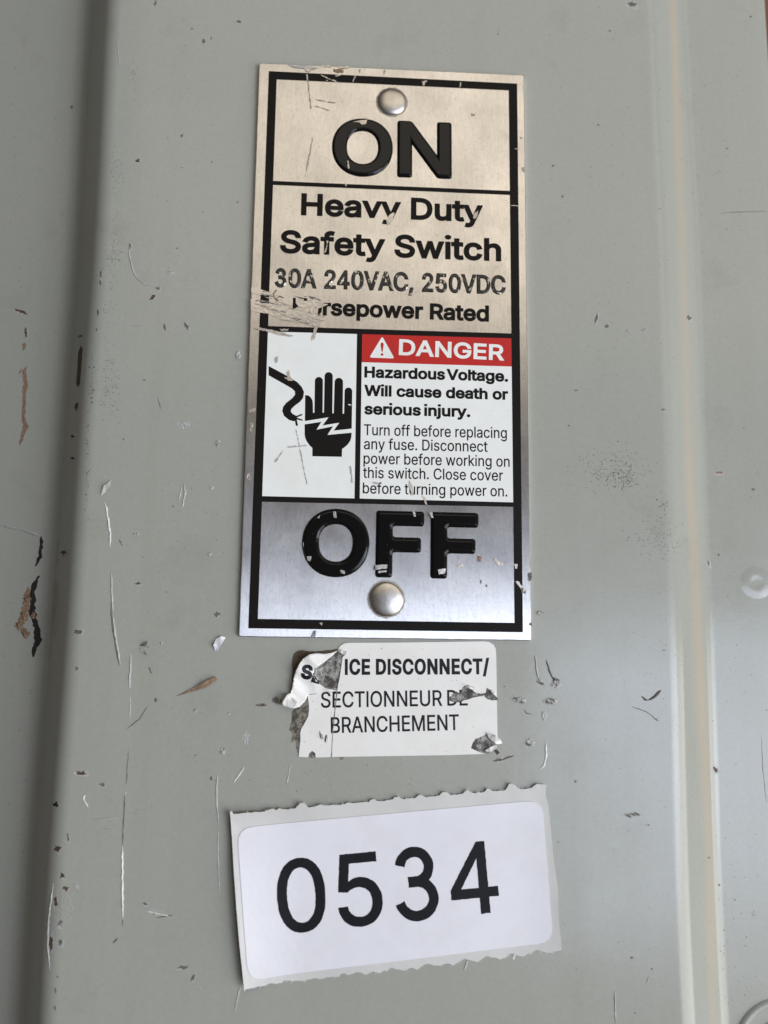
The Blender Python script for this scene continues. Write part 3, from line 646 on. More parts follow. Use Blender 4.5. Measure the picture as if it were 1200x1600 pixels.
def burr(cx, cy, rx, ry, hmm, m, name='paint_burr', rot=0.):
    """crumpled, torn-up paint"""
    out = blob(cx, cy, rx, ry, rot, 18, .5)
    q = [Q(*p) for p in out]
    c = Q(cx, cy)
    def z(x, y):
        e = max(0, 1 - math.hypot((x - c.x) / (rx * .115 + .01), (y - c.y) / (ry * .115 + .01)))
        return cover_z(x, y) + .01 + hmm * min(1, e * 2.2) * random.uniform(0, 1)
    return sheet(name, [[(p.x, p.y) for p in q]], z, m, cover, step=.28)

def flake(pts, lifts, m, name='paint_flake', parent=None):
    """small lifted scrap: pixels with a height each"""
    q = [Q(*p) for p in pts]
    xy = [(p.x, p.y) for p in q]
    cx, cy = sum(p[0] for p in xy) / len(xy), sum(p[1] for p in xy) / len(xy)
    def z(x, y):
        ws = [(1 / (1e-3 + (x - a) ** 2 + (y - b) ** 2), h) for (a, b), h in zip(xy, lifts)]
        return cover_z(x, y) + .03 + sum(w_ * h for w_, h in ws) / sum(w_ for w_, _ in ws)
    return sheet(name, [xy], z, m, parent or cover, step=.35, thick=.06)

sc, sb, dk, ru = M['scuff'], M['scuff_bright'], M['dark'], M['rust']
for pts, w_, h, m in [
    ([(203, 380), (202, 397), (207, 420), (213, 435), (227, 445), (247, 450)], 2.6, .10, sc),
    ([(182, 63), (185, 85), (188, 103)], 1.6, .05, sc),
    ([(177, 506), (205, 509), (230, 511)], 2.6, .07, sc),
    ([(0, 821), (33, 828), (65, 838)], 4, .20, sc),
    ([(164, 785), (167, 800), (172, 833), (172, 855)], 3.6, .14, sb),
    ([(174, 894), (175, 933), (177, 960)], 3.0, .12, sc),
    ([(176, 960), (180, 993), (188, 1040)], 4.0, .16, sc),
    ([(173, 940), (175, 975), (182, 1020), (186, 1040)], 2.4, .05, dk),
    ([(204, 1020), (204, 1040), (202, 1066), (203, 1078)], 3.4, .12, sc),
    ([(203, 1088), (203, 1123)], 2.0, .05, sc),
    ([(201, 1173), (197, 1226)], 1.6, .04, dk),
    ([(199, 1236), (193, 1243)], 2, .08, sb),
    ([(195, 1240), (193, 1280), (191, 1322)], 2.4, .04, dk),
    ([(191, 1323), (191, 1380), (192, 1435)], 3.4, .15, sb),
    ([(192, 1435), (192, 1448)], 1.4, .04, dk),
    ([(230, 1104), (218, 1124), (198, 1139)], 1.8, .05, dk),
    ([(133, 1241), (130, 1248), (138, 1262)], 2.4, .1, sb),
    ([(145, 1281), (168, 1278), (190, 1276)], 2.0, .06, sc),
    ([(160, 1296), (198, 1295)], 1.6, .05, sc),
    ([(83, 1380), (76, 1440), (75, 1480), (78, 1516)], 4.0, .14, sc),
    ([(340, 1210), (338, 1240), (341, 1290)], 3.0, .10, sc),
    ([(341, 1290), (340, 1330), (343, 1400)], 2.4, .07, sc),
    ([(382, 1198), (365, 1223)], 2.2, .09, sb),
    ([(376, 1540), (370, 1562), (367, 1582)], 2.4, .08, sc),
    ([(288, 757), (289, 770), (285, 793)], 4.0, .10, sc),
    ([(284, 760), (279, 785)], 2.2, .06, sc),
    ([(223, 1402), (245, 1404)], 2.0, .06, sc),
    ([(226, 1418), (262, 1428)], 2.4, .08, sc),
    ([(230, 1424), (266, 1432)], 2.6, .09, sb),
    ([(243, 1434), (270, 1430)], 2.0, .04, dk),
    ([(836, 1023), (838, 1045), (841, 1063)], 3.4, .14, sc),
    ([(853, 1030), (858, 1047), (867, 1066)], 3.2, .10, dk),
    ([(1003, 1088), (1008, 1093), (1013, 1094)], 3.4, .14, dk),
    ([(1013, 1094), (1022, 1089), (1033, 1078)], 4.4, .2, dk),
    ([(987, 1104), (1010, 1112), (1028, 1126)], 1.6, .04, dk),
    ([(960, 1548), (961, 1575), (962, 1600)], 2.4, .10, sc),
    ([(1010, 1536), (1014, 1526)], 2.4, .08, sc),
    ([(853, 1160), (853, 1180), (850, 1195), (843, 1202)], 4.2, .13, sb),
    ([(770, 1189), (785, 1187), (804, 1180)], 3.4, .06, dk),
    ([(818, 1108), (822, 1114), (832, 1116)], 1.8, .05, dk),
    ([(247, 620), (251, 640)], 1.4, .03, dk),
    ([(1127, 333), (1160, 331), (1200, 330)], 1.2, .02, dk),
    ([(1190, 1150), (1192, 1200), (1198, 1255)], 1.8, .05, sc),
    ([(520, 1230), (500, 1300)], 1.0, .02, sc),
    ([(455, 1190), (448, 1226)], 2.0, .05, sc),
    ([(500, 1218), (512, 1224)], 2.0, .05, sc),
]:
    ridge('scratch', pts, w_, h, m)

for (cx, cy, rx, ry, rot, m) in [
    (216, 251, 4, 3.6, 0, ru), (203, 386, 2, 6, .1, ru), (247, 451, 4.5, 3.2, .2, dk), (238, 465, 5, 3, -.6, ru),
    (112, 167, 3, 2.6, 0, dk), (318, 64, 2.6, 3.4, 0, dk), (300, 45, 2, 1.6, 0, dk), (373, 34, 5, 2.6, .2, dk), (330, 60, 1, 3, 0, dk),
    (33, 487, 11, 2.4, .35, ru), (41, 520, 2.4, 10, 0, ru), (257, 511, 2, 5, -.2, dk), (292, 510, 3, 6, -.4, dk), (243, 5, 2, 5, .3, dk),
    (158, 428, 1.6, 9, .05, dk), (157, 442, 1.8, 4, 0, dk), (153, 488, 1.4, 6, 0, dk), (151, 515, 1.4, 3, 0, dk), (125, 525, 2, 5, 1.2, dk),
    (284, 212, 2.2, 3, 0, dk), (331, 253, 1.4, 1.4, 0, dk), (371, 316, 1.6, 1.6, 0, dk), (276, 388, 1.6, 1.2, 0, dk),
    (188, 847, 1.6, 6, -.5, dk), (216, 912, 5, 2.4, 0, ru), (100, 863, 4.5, 4, 0, ru), (123, 987, 8, 4, -.2, dk), (338, 960, 5, 4, 0, dk),
    (120, 1045, 2.4, 3, 0, dk), (235, 1048, 1.4, 6, -.5, dk), (260, 925, 1.4, 1.4, 0, dk), (193, 686, 1.4, 1.4, 0, dk), (226, 594, 2, 1.2, 0, dk),
    (127, 1208, 11, 3.4, 0, ru), (160, 1226, 5, 3, .4, dk), (87, 1257, 4.6, 4, 0, M['black_rust']), (90, 1327, 7, 5, .3, ru),
    (97, 1368, 4, 5, -.5, ru), (103, 1388, 4.5, 3.6, .2, ru), (87, 1409, 3.4, 10, .1, ru), (95, 1440, 4.5, 8, .2, dk), (80, 1472, 3.4, 13, .1, ru), (95, 1473, 4, 6, 0, dk),
    (106, 1308, 2, 8, -.2, dk), (90, 1526, 2, 1.6, 0, dk), (87, 1548, 1.6, 5, 0, dk), (86, 1575, 1.6, 4, 0, dk), (180, 1470, 1.6, 6, .7, dk),
    (285, 1511, 9, 3.4, -.1, dk), (302, 1526, 2.6, 7, .3, dk), (227, 1412, 4, 3.4, 0, dk), (243, 1094, 2, 4, 0, dk), (330, 1216, 2, 4, 0, dk),
    (306, 1109, 3, 2, 0, dk), (305, 1180, 1.4, 1.4, 0, dk),
    (987, 7, 8, 5, .2, dk), (932, 497, 2, 9, .2, dk), (948, 510, 3, 3, 0, dk), (1077, 497, 4, 4, 0, dk), (1123, 739, 6, 2.6, -.1, M['tan']), (1177, 765, 3.4, 2, 0, dk),
    (1123, 867, 2, 2, 0, dk), (1107, 880, 2, 6, -.3, dk), (1036, 640, 3.4, 1.6, 0, dk), (900, 610, 2.4, 1.4, -.4, dk), (1118, 1203, 4, 5.4, -.4, ru), (1124, 1383, 2.2, 1.8, 0, dk),
    (1037, 1016, 3.4, 1.2, 0, dk), (987, 1496, 3, 2.4, 0, dk), (899, 1221, 2.4, 2, 0, dk), (1013, 1289, 2, 1.6, 0, dk), (1025, 1124, 4, 1.2, .5, dk),
    (780, 1187, 6, 2.6, -.2, dk), (1108, 1340, 2, 1.4, 0, dk), (1148, 1406, 1.6, 1.4, 0, dk),
    (1173, 26, 2.2, 1.6, 0, dk), (953, 48, 1.8, 1.8, 0, dk), (864, 259, 2, 1.6, -.5, dk), (879, 307, 1.8, 1.8, 0, dk), (1136, 232, 1.6, 1.6, 0, dk), (935, 195, 1.6, 1.4, 0, dk),
]:
    if rx * ry > 11:
        chip(blob(cx + .8, cy + .9, rx * 1.25, ry * 1.3, rot, 12, .25), sc, 'chip_lit_rim', lift=.012)  # lit edge of the chip, painted as a paler offset blob
    chip(blob(cx, cy, rx * .85, ry * .85, rot, 16, .5), m)

# long split on the left bend, peeled primer strip, and the big knock on the ledge
chip([(126, 540), (129, 545), (127, 570), (125, 600), (121, 605), (119, 598), (121, 575), (122, 552)], ru, 'paint_split')
chip(blob(119, 635, 2.4, 6, 0), ru)
for cy in (682, 716):
    chip(blob(113, cy, 3, 2.2, .2), ru)
    ridge('scratch', [(110, cy + 3), (117, cy + 3)], 2, .08, sb)
def strip(pts, wpx, m, name):
    a, b = [], []
    rp = []
    for i in range(len(pts) - 1):
        for j in range(4):
            t = j / 4
            rp.append((pts[i][0] + (pts[i + 1][0] - pts[i][0]) * t, pts[i][1] + (pts[i + 1][1] - pts[i][1]) * t))
    rp.append(pts[-1])
    for i, (x, y) in enumerate(rp):
        t = i / (len(rp) - 1)
        k = wpx * min(1, .3 + 4 * t, .3 + 4 * (1 - t))
        a.append((x - k * random.uniform(.25, .7), y + random.uniform(-1, 1)))
        b.append((x + k * random.uniform(.25, .7), y + random.uniform(-1, 1)))
    return chip(a + b[::-1], m, name)
strip([(38, 535), (37, 548)], 5, M['tan'], 'peeled_primer')
strip([(30, 583), (38, 572), (40, 600), (38, 625), (36, 650), (40, 668), (35, 682), (31, 695)], 7, M['tan'], 'peeled_primer')
strip([(65, 838), (64, 855), (62, 872), (56, 885)], 6, M['black_rust'], 'bare_steel')
strip([(61, 899), (54, 912), (50, 925), (50, 950), (53, 970), (58, 985), (60, 1000), (54, 1012), (52, 1026)], 10, M['black_rust'], 'bare_steel')
strip([(44, 918), (42, 935), (41, 950), (36, 965), (30, 976), (36, 985), (42, 998)], 12, M['tan'], 'peeled_primer')
for (x, y, r) in [(38, 962, 7), (30, 978, 6), (42, 935, 5), (40, 990, 5), (52, 962, 4)]:
    burr(x, y, r, r * 1.2, .5, M['tan'], 'torn_primer')

# torn-up paint near the stickers and elsewhere
for (x, y, rx, ry, h) in [(843, 1064, 5, 4, .35), (812, 1094, 11, 5, .35), (868, 1068, 8, 8, .35), (860, 1096, 13, 4.5, .32), (850, 1119, 4, 8, .15), (828, 1160, 7, 7, .25),
                          (844, 958, 7, 4, .35), (372, 556, 4, 9, .3), (340, 693, 3, 6, .35), (288, 664, 8, 6, .12), (327, 866, 4, 3, .2), (330, 762, 3, 3, .2),
                          (348, 1174, 4, 5, .25), (306, 1110, 3, 3, .2), (384, 1153, 6, 10, .08), (1008, 516, 6, 3, .2), (981, 517, 2, 2, .2), (988, 1274, 12, 3, .3),
                          (267, 426, 6, 3, .15), (120, 1385, 4, 5, .08), (102, 1420, 14, 30, .05), (357, 1115, 3, 2, .2), (252, 1005, 2, 2, .2), (215, 835, 2, 2, .15), (313, 1546, 2, 2, .15)]:
    burr(x, y, rx, ry, h, sc if h > .06 else M['paint'])
for (x, y) in [(806, 1092), (815, 1097), (870, 1062), (856, 1097), (862, 1093), (846, 1068), (826, 1163), (982, 1275), (990, 1273), (996, 1272)]:
    chip(blob(x, y, 3.6, 1.7, .4), dk, lift=.22)
flake([(157, 775), (163, 760), (175, 750), (172, 762), (165, 770)], [.05, .5, .2, .7, .3], M['scuff_bright'])
flake([(218, 1009), (232, 1001), (228, 1010)], [.05, .6, .3], dk)
flake([(217, 1013), (224, 1013), (231, 1024), (226, 1022)], [.05, .2, .5, .1], sc)
flake([(338, 1057), (340, 1062), (322, 1074), (300, 1081), (275, 1088), (300, 1076), (318, 1066)], [.5, .3, .4, .1, .02, .15, .5], M['tan'], 'paint_splinter')

# fine specks and rubbed stipple, uncountable
verts, faces = [], []
def speck(px, py, r):
    p = Q(px, py)
    k = len(verts)
    n = 5
    a0 = random.random() * 6
    st = random.uniform(.5, 1.2)
    for i in range(n):
        a = a0 + 2 * math.pi * i / n
        x, y = p.x + r * math.cos(a), p.y + r * st * math.sin(a)
        verts.append((x, y, cover_z(x, y) + .02))
    faces.append(tuple(range(k, k + n)))
for (cx, cy, sx_, sy_, cnt, r) in [(960, 735, 26, 17, 300, .085), (975, 748, 9, 9, 90, .09), (1027, 842, 18, 16, 150, .08), (1037, 790, 4, 12, 35, .09),
                                  (181, 270, 5, 16, 45, .08), (178, 400, 6, 26, 90, .08), (209, 120, 4, 12, 45, .07), (172, 600, 8, 30, 110, .085), (170, 480, 6, 12, 30, .07),
                                  (144, 600, 2, 26, 22, .12), (137, 735, 2, 40, 34, .11), (925, 560, 60, 60, 60, .06), (1110, 200, 40, 110, 130, .08), (1160, 900, 30, 200, 90, .08),
                                  (925, 300, 60, 150, 110, .07), (960, 1250, 60, 150, 120, .07), (1150, 1450, 30, 90, 80, .09), (280, 800, 60, 300, 130, .07), (280, 250, 60, 160, 80, .07),
                                  (70, 300, 50, 160, 80, .09), (30, 1150, 20, 150, 40, .09), (1030, 1030, 25, 60, 70, .07), (650, 60, 250, 25, 60, .07), (480, 1200, 110, 18, 60, .07)]:
    for _ in range(cnt):
        px, py = random.gauss(cx, sx_), random.gauss(cy, sy_)
        if 2 < px < 1185 and -20 < py < 1620 and not (372 < px < 832 and 95 < py < 1003):
            speck(px, py, r * random.uniform(.5, 1.4))
obj('grime_specks', verts, faces, dk, cover, kind='stuff')

# ------------------------------------------------------------------ nameplate
cn = [P(405, 98), P(819, 117), P(830, 1001), P(373, 995)]
plate_c = (sum(p[0] for p in cn) / 4, sum(p[1] for p in cn) / 4)
np_ = thing('nameplate', 'brushed aluminium ON OFF safety switch nameplate riveted to the grey cover', 'nameplate', (plate_c[0], plate_c[1], ZP + .03))
edge = []
for x, y in resample(rounded(cn, .5), 1.2):
    edge.append((x + random.uniform(-.02, .02), y + random.uniform(-.02, .02)))
plate = relief('plate', [edge], 0, [(0, ZP + .03), (.02, -.25), (-.02, -.08), (-.14, 0)], M['alu'], np_, uv=True)

def quad(name, pts, z, m, par=np_):
    return sheet(name, [[P(*p) for p in pts]], z, m, par)

Z1, Z2, Z3, Z4 = .02, .04, .06, .085
# border as one printed frame, with its dividers
fo = [P(420, 111.2), P(808, 130.8), P(817, 988), P(388, 981.7)]
fi = [P(432.4, 124), P(794.8, 141.2), P(804, 973.3), P(403, 967)]
sheet('printed_border', [resample(fo, 4), resample(fi, 4)], Z2, M['black_print'], np_)
quad('divider', [(426.0, 282.8), (797, 298.4), (797, 304.6), (426.0, 288.8)], Z2 + .004, M['black_print'])
quad('divider', [(417, 509.5), (801, 521.2), (801, 528.8), (417, 518)], Z2 + .004, M['black_print'])
quad('divider', [(408, 775.2), (803, 785), (803, 792), (408, 784)], Z2 + .004, M['black_print'])
quad('divider', [(558, 516), (566, 516), (562, 783), (554, 783)], Z2 + .008, M['black_print'])
quad('white_panel', [(417, 516), (560, 519), (556, 780), (409, 777)], Z1, M['white_print'])
quad('white_panel', [(565, 565), (801, 572), (802, 787), (560, 780)], Z1, M['white_print'])
quad('red_banner', [(565, 520), (801, 526), (801, 572.8), (564, 566)], Z1 + .006, M['red_print'])

# danger banner
tri = rounded([P(597.2, 525.6), P(577, 558.8), P(616.4, 560.2)], .45)
obj_tri = sheet('warning_triangle', [tri], Z2, M['white_print'], np_)
ex = [P(594.6, 538), P(595.6, 535.4), P(598.4, 535.4), P(599.6, 538), P(598, 549.5), P(596.2, 549.5)]
sheet('exclamation_mark', [rounded(ex, .15), [tuple(Vector(P(597, 554)) + Vector((.24 * math.cos(a), .24 * math.sin(a)))) for a in [k * math.pi / 8 for k in range(16)]]], Z3, M['red_print'], obj_tri)

def line(s, L, R, cap, bold, m, z=Z2, name='lettering', par=np_, **k):
    return sheet(name, text_shape(s, L, R, cap, bold, **k), z, m, par, nonzero=True)

# scraped areas where the ink is gone (cut out of border and lettering)
c6 = crop(390, 400, 5.217)
SCR = [c6([(14, 254), (60, 265), (150, 290), (190, 310), (150, 322), (78, 318), (12, 302)]),
       c6([(78, 343), (165, 352), (160, 360), (78, 350)]), c6([(75, 365), (152, 378), (150, 386), (75, 372)]),
       c6([(10, 354), (75, 378), (160, 390), (250, 360), (330, 352), (470, 360), (640, 395), (600, 415), (560, 480), (520, 545), (400, 545), (250, 520), (150, 470), (75, 462), (8, 442)]),
       c6([(440, 375), (560, 380), (590, 420), (570, 500), (440, 465)])]
SCR_H = [c6([(376, 340), (428, 340), (428, 366), (470, 366), (470, 340), (592, 340), (588, 420), (560, 430), (556, 475), (600, 505), (330, 505), (330, 438), (372, 428), (398, 412), (376, 385)])]
line('Heavy Duty', (470, 336.4), (754, 347.4), 34.6, .22, M['black_print'])
line('Safety Switch', (437.2, 395.2), (783.2, 408.4), 36, .22, M['black_print'])
hp = text_shape('Horsepower Rated', (457, 491), (764, 502.8), 25.6, .17)
sheet('lettering', hp, Z2, M['black_print'], np_, cut=SCR_H, nonzero=True)
m, nt, b = mat('worn_stamped_black')
n = N(nt)
f = n.ramp(n.noise(1500, 4, .6, stretch=(1, .6, 1)), .585, .63)
n.l(n.mix(f, (.010, .010, .010), (.62, .58, .52)), b.inputs['Base Color'])
n.l(f, b.inputs['Metallic'])
b.inputs['Roughness'].default_value = .3
n.l(n.bump(n.noise(1300, 3), .7, .0001), b.inputs['Normal'])
M['stamp'] = m
st = text_shape('30A 240VAC, 250VDC', (429.2, 448.8), (790, 460.2), 30, .15, space=1.25)
relief('stamped_lettering', st, 0, [(.03, 0), (-.05, .10), (-.13, .15)], M['stamp'], np_)
line('DANGER', (623, 554.8), (787, 563.6), 25, .13, M['white_print'])
line('Hazardous Voltage.', (569.2, 590), (794, 596.8), 17.6, .125, M['black_print'], space=.45)
line('Will cause death or', (569.2, 618.8), (794, 625), 17.6, .125, M['black_print'])
line('serious injury.', (569.2, 647.6), (735, 652), 17.6, .125, M['black_print'], space=.6)
for s, L, R_ in [('Turn off before replacing', (568.6, 680), (792, 685)), ('any fuse. Disconnect', (568.6, 702), (762, 706.2)),
                 ('power before working on', (568, 724.6), (796.4, 729.6)), ('this switch. Close cover', (567.2, 746.8), (786, 751.4)),
                 ('before turning power on.', (566.8, 771), (792.8, 776))]:
    line(s, L, R_, 17.2, .022, M['black_print'])

# raised ON and OFF
def emboss(s, L, R, cap, bold, h, **k):
    cs = [rounded(resample(c, 3.), .55) for c in text_shape(s, L, R, cap, bold, **k)]
    cs = [resample(c, .5) for c in cs]
    relief('embossed_lettering', cs, 0, [(.03, -.02), (-.10, h * .36), (-.26, h * .74), (-.46, h * .94), (-.66, h)], M['emboss'], np_)
emboss('ON', (518, 273.4), (706, 280), 89, .68, .38)
emboss('OFF', (470.4, 899.5), (747.5, 905.2), 104.5, .74, .47, track=16)

# shock pictogram
c8 = crop(400, 560, 7.06)
wire = [(140, 85), (305, 172), (380, 215), (455, 262), (505, 315), (530, 370), (520, 435), (485, 480), (430, 520), (393, 555), (383, 582), (398, 608), (440, 632), (455, 660),
        (420, 695), (365, 680), (310, 635), (290, 580), (300, 535), (335, 490), (400, 440), (432, 400), (430, 365), (400, 335), (350, 305), (140, 187)]
picto = sheet('wire_symbol', [c8(wire)], Z2, M['black_print'], np_)
for q in ([(432, 640), (450, 652), (514, 626), (506, 612)], [(445, 652), (445, 672), (514, 690), (517, 676)], [(425, 668), (442, 745), (464, 742), (448, 665)]):
    sheet('wire_strand', [c8(q)], Z2 + .006, M['black_print'], picto)
def tip(xa, xb, yt, yb):
    cx, r = (xa + xb) / 2, (xb - xa) / 2
    return [(xa, yb)] + [(cx - r * math.cos(a), yt + r - r * math.sin(a)) for a in [k * math.pi / 10 for k in range(11)]] + [(xb, yb)]
hand = [(540, 692), (543, 405), (580, 410), (605, 430), (622, 460), (628, 500), (629, 600), (645, 600)]
hand += tip(650, 738, 205, 600)[1:-1] + [(735, 600), (750, 600)] + tip(757, 847, 152, 600)[1:-1] + [(842, 606), (858, 606)]
hand += tip(868, 960, 215, 600)[1:-1] + [(956, 610), (972, 610)] + tip(978, 1062, 322, 600)[1:-1]
hand += [(1056, 775), (858, 797), (920, 710), (735, 740), (802, 650)]
sheet('hand_symbol', [c8(hand)], Z2, M['black_print'], np_)
palm = [(537, 728), (722, 700), (668, 787), (850, 750), (788, 845), (1055, 820), (1052, 870), (1040, 910), (1010, 952), (975, 982), (950, 1000), (947, 1086), (622, 1080), (622, 988), (590, 958), (560, 915), (543, 875), (537, 840)]
sheet('palm_symbol', [c8(palm)], Z2, M['black_print'], np_)

# rivets
for (px, py, r) in ((612.4, 157.6, 2.72), (603.7, 936, 2.98)):
    c = P(px, py, .4)
    pr = [(r * 1.0, .0), (r * .99, .18)] + [(r * .98 * math.cos(a), .18 + .58 * math.sin(a)) for a in [k * math.pi / 20 for k in range(1, 10)]] + [(r * .08, .76)]
    rv = lathe('rivet', c[0], c[1], pr, M['rivet'], np_, 56, wob=.012)
    ring = [[(c[0] + k * math.cos(a) * random.uniform(.97, 1.04), c[1] + k * math.sin(a) * random.uniform(.97, 1.04)) for a in [j * math.pi / 24 for j in range(48)]] for k in (r * 1.09, r * .95)]
    sheet('grime_ring', ring, Z2, M['faint_metal'], rv)

# scraped and nicked spots of the nameplate: thin smears of bare metal
def smear(pts, m=None, z=Z4, par=plate, name='scrape'):
    pts = [P(*p) for p in pts]
    cx, cy = sum(p[0] for p in pts) / len(pts), sum(p[1] for p in pts) / len(pts)
    rp = [(x + random.uniform(-.09, .09), y + random.uniform(-.09, .09)) for x, y in resample([(cx + (x - cx) * .8, cy + (y - cy) * .85) for x, y in pts], .3)]
    return sheet(name, [rp], lambda x, y: z + random.uniform(0, .03), m or M['scrape'], par, step=.5)
for q in SCR[:1] + SCR[3:4]:
    q = [(x + random.uniform(-.06, .06), y + random.uniform(-.06, .06)) for x, y in resample(q, .5)]
    sheet('scrape', [q], lambda x, y: Z3 + random.uniform(0, .012), M['alu'], plate, step=.4, uv=True)
for k in range(46):
    x, y = random.uniform(394, 480), random.uniform(452, 506)
    y = min(y, 470 + (x - 386) * .42)
    Ln = random.uniform(12, 46)
    w_ = random.uniform(.5, 2.2)
    if x + Ln > 512: Ln = max(6, 512 - x)
    if y < 458 and x > 405: continue
    sl = random.uniform(.16, .26)
    smear([(x, y), (x + Ln * .5, y + Ln * .5 * sl - w_ * .5), (x + Ln, y + Ln * sl), (x + Ln * .45, y + Ln * .45 * sl + w_ * .6)],
          M[random.choice(['scrape', 'faint_metal', 'bare', 'scrape', 'dark'])], z=Z4, name='scratch')
line_bits = sheet('lettering', text_shape('Horsepower Rated', (457, 491), (764, 502.8), 25.6, .17), Z4 + .04, M['black_print'], np_,
                  nonzero=True, cut=SCR_H + [[P(505, 470), P(505, 520), P(775, 525), P(775, 470)]])

def cp(x0, y0, s, pts):
    return [(x0 + x / s, y0 + y / s) for x, y in pts]
A = (400, 90, 5.4545)
B = (600, 90, 5.0)
C = (390, 400, 5.217)
D = (360, 760, 2.4)
E_ = (370, 500, 2.5)
F_ = (370, 80, 2.5)
for cr, pts, mm in [
    (A, [(425, 140), (440, 140), (478, 450), (470, 462)], 'faint_metal'), (A, [(425, 140), (438, 140), (446, 205), (436, 205)], 'bare'),
    (A, [(486, 655), (494, 655), (440, 940), (410, 1050), (425, 940)], 'faint_metal'),
    (A, [(530, 140), (560, 150), (650, 190), (720, 212), (690, 215), (590, 175)], 'bare'), (A, [(665, 160), (720, 140), (725, 152), (680, 168)], 'scrape'),
    (A, [(845, 150), (862, 150), (830, 212), (815, 212)], 'scrape'), (A, [(410, 85), (470, 75), (480, 110), (440, 130), (410, 112)], 'bare'),
    (A, [(550, 68), (640, 70), (650, 84), (560, 82)], 'bare'), (A, [(690, 80), (800, 74), (805, 92), (700, 100)], 'bare'),
    (A, [(640, 95), (750, 100), (760, 128), (700, 130), (650, 118)], 'tan'), (A, [(590, 190), (620, 194), (612, 204)], 'bare'),
    (A, [(880, 95), (895, 98), (885, 135), (875, 130)], 'faint_metal'), (A, [(1090, 100), (1105, 102), (1095, 145), (1085, 140)], 'faint_metal'),
    (A, [(240, 62), (400, 66), (560, 90), (520, 105), (300, 88)], 'faint'), (A, [(480, 350), (700, 390), (700, 394), (480, 355)], 'faint_metal'), (A, [(480, 405), (650, 455), (650, 459), (478, 409)], 'faint_metal'),
    (B, [(290, 188), (340, 178), (342, 190), (325, 195), (315, 222), (295, 220)], 'scrape'), (B, [(597, 190), (607, 192), (600, 230), (585, 236)], 'scrape'),
    (B, [(675, 440), (715, 442), (715, 452), (680, 454)], 'faint_metal'), (B, [(1018, 712), (1060, 710), (1060, 716), (1020, 720)], 'scrape'),
    (B, [(1070, 860), (1100, 850), (1095, 900), (1080, 880)], 'faint_metal'), (B, [(1055, 625), (1080, 620), (1075, 635)], 'faint_metal'), (B, [(1085, 215), (1098, 210), (1098, 245), (1088, 240)], 'bare'),
    (C, [(185, 300), (215, 265), (222, 275), (200, 310), (205, 345), (245, 365), (235, 378), (195, 352)], 'tan'),
    (C, [(470, 450), (545, 402), (552, 410), (490, 462)], 'bare'),
    (C, [(575, 480), (600, 490), (545, 620), (525, 690), (490, 715), (515, 620), (545, 540)], 'scrape'), (C, [(525, 655), (545, 645), (535, 680), (522, 690)], 'bare'),
    (C, [(6, 578), (70, 580), (140, 592), (280, 625), (410, 660), (380, 668), (260, 652), (130, 615), (60, 605), (6, 592)], 'scrape'),
    (C, [(235, 598), (320, 595), (322, 606), (245, 612)], 'bare'),
    (F_, [(580, 660), (600, 632), (620, 625), (612, 655), (598, 678), (583, 680)], 'bare'), (F_, [(920, 640), (945, 620), (938, 650), (925, 660)], 'scrape'),
    (F_, [(340, 785), (352, 755), (356, 758), (345, 792)], 'scrape'), (F_, [(350, 740), (358, 742), (352, 760)], 'bare'),
    (F_, [(870, 882), (886, 880), (882, 905), (874, 898)], 'bare'), (F_, [(420, 520), (432, 520), (428, 530)], 'scrape'), (F_, [(1068, 602), (1100, 604), (1100, 607), (1068, 605)], 'scrape'),
    (E_, [(190, 205), (205, 190), (210, 225), (225, 240), (200, 240)], 'scrape'), (E_, [(145, 150), (165, 140), (160, 165), (148, 172)], 'faint'),
    (E_, [(180, 220), (205, 226), (204, 234), (186, 228)], 'bare'), (E_, [(430, 328), (450, 330), (450, 334), (432, 332)], 'white_print'),
    (E_, [(226, 410), (228, 410), (260, 560), (282, 665), (276, 650), (257, 570)], 'faint'), (E_, [(185, 495), (280, 488), (282, 492), (200, 502)], 'faint'),
    (E_, [(140, 560), (185, 505), (188, 508), (150, 560)], 'faint'), (E_, [(670, 620), (684, 640), (695, 690), (682, 690), (672, 650)], 'scrape'), (E_, [(720, 680), (735, 690), (748, 725), (738, 722)], 'scrape'),
    (E_, [(525, 632), (560, 635), (555, 642), (530, 640)], 'faint'), (E_, [(440, 565), (446, 565), (456, 640), (450, 640)], 'faint'),
    (E_, [(45, 350), (75, 345), (78, 358), (45, 366)], 'bare'), (E_, [(50, 395), (66, 400), (60, 440), (50, 440)], 'bare'), (E_, [(38, 600), (55, 590), (52, 625), (38, 630)], 'bare'), (E_, [(45, 290), (52, 285), (48, 315)], 'bare'),
    (D, [(1062, 292), (1080, 290), (1076, 312), (1066, 310)], 'scrape'), (D, [(1060, 350), (1076, 352), (1100, 380), (1120, 392), (1100, 402), (1085, 385)], 'scrape'),
    (D, [(1112, 322), (1130, 320), (1132, 355), (1118, 358)], 'dark'), (D, [(1085, 375), (1110, 385), (1108, 405), (1090, 400)], 'dark'),
    (D, [(925, 258), (945, 262), (940, 285), (926, 282)], 'tan'), (D, [(985, 265), (1005, 280), (1030, 292), (1010, 298), (992, 290)], 'scrape'), (D, [(850, 292), (875, 288), (872, 304), (852, 305)], 'scrape'),
    (D, [(935, 350), (942, 352), (944, 366), (938, 364)], 'dark'), (D, [(955, 370), (962, 368), (964, 378)], 'dark'),
    (D, [(295, 570), (312, 540), (318, 550), (308, 572)], 'bare'), (D, [(310, 540), (322, 538), (320, 562), (312, 570)], 'dark'), (D, [(330, 512), (345, 510), (342, 522)], 'scrape'),
    (D, [(680, 92), (690, 95), (696, 112), (688, 110)], 'scrape'), (D, [(1118, 515), (1130, 510), (1132, 525)], 'dark'),
]:
    smear(cp(*cr, pts), M[mm], name='nick' if mm in ('bare', 'tan') else 'scratch')
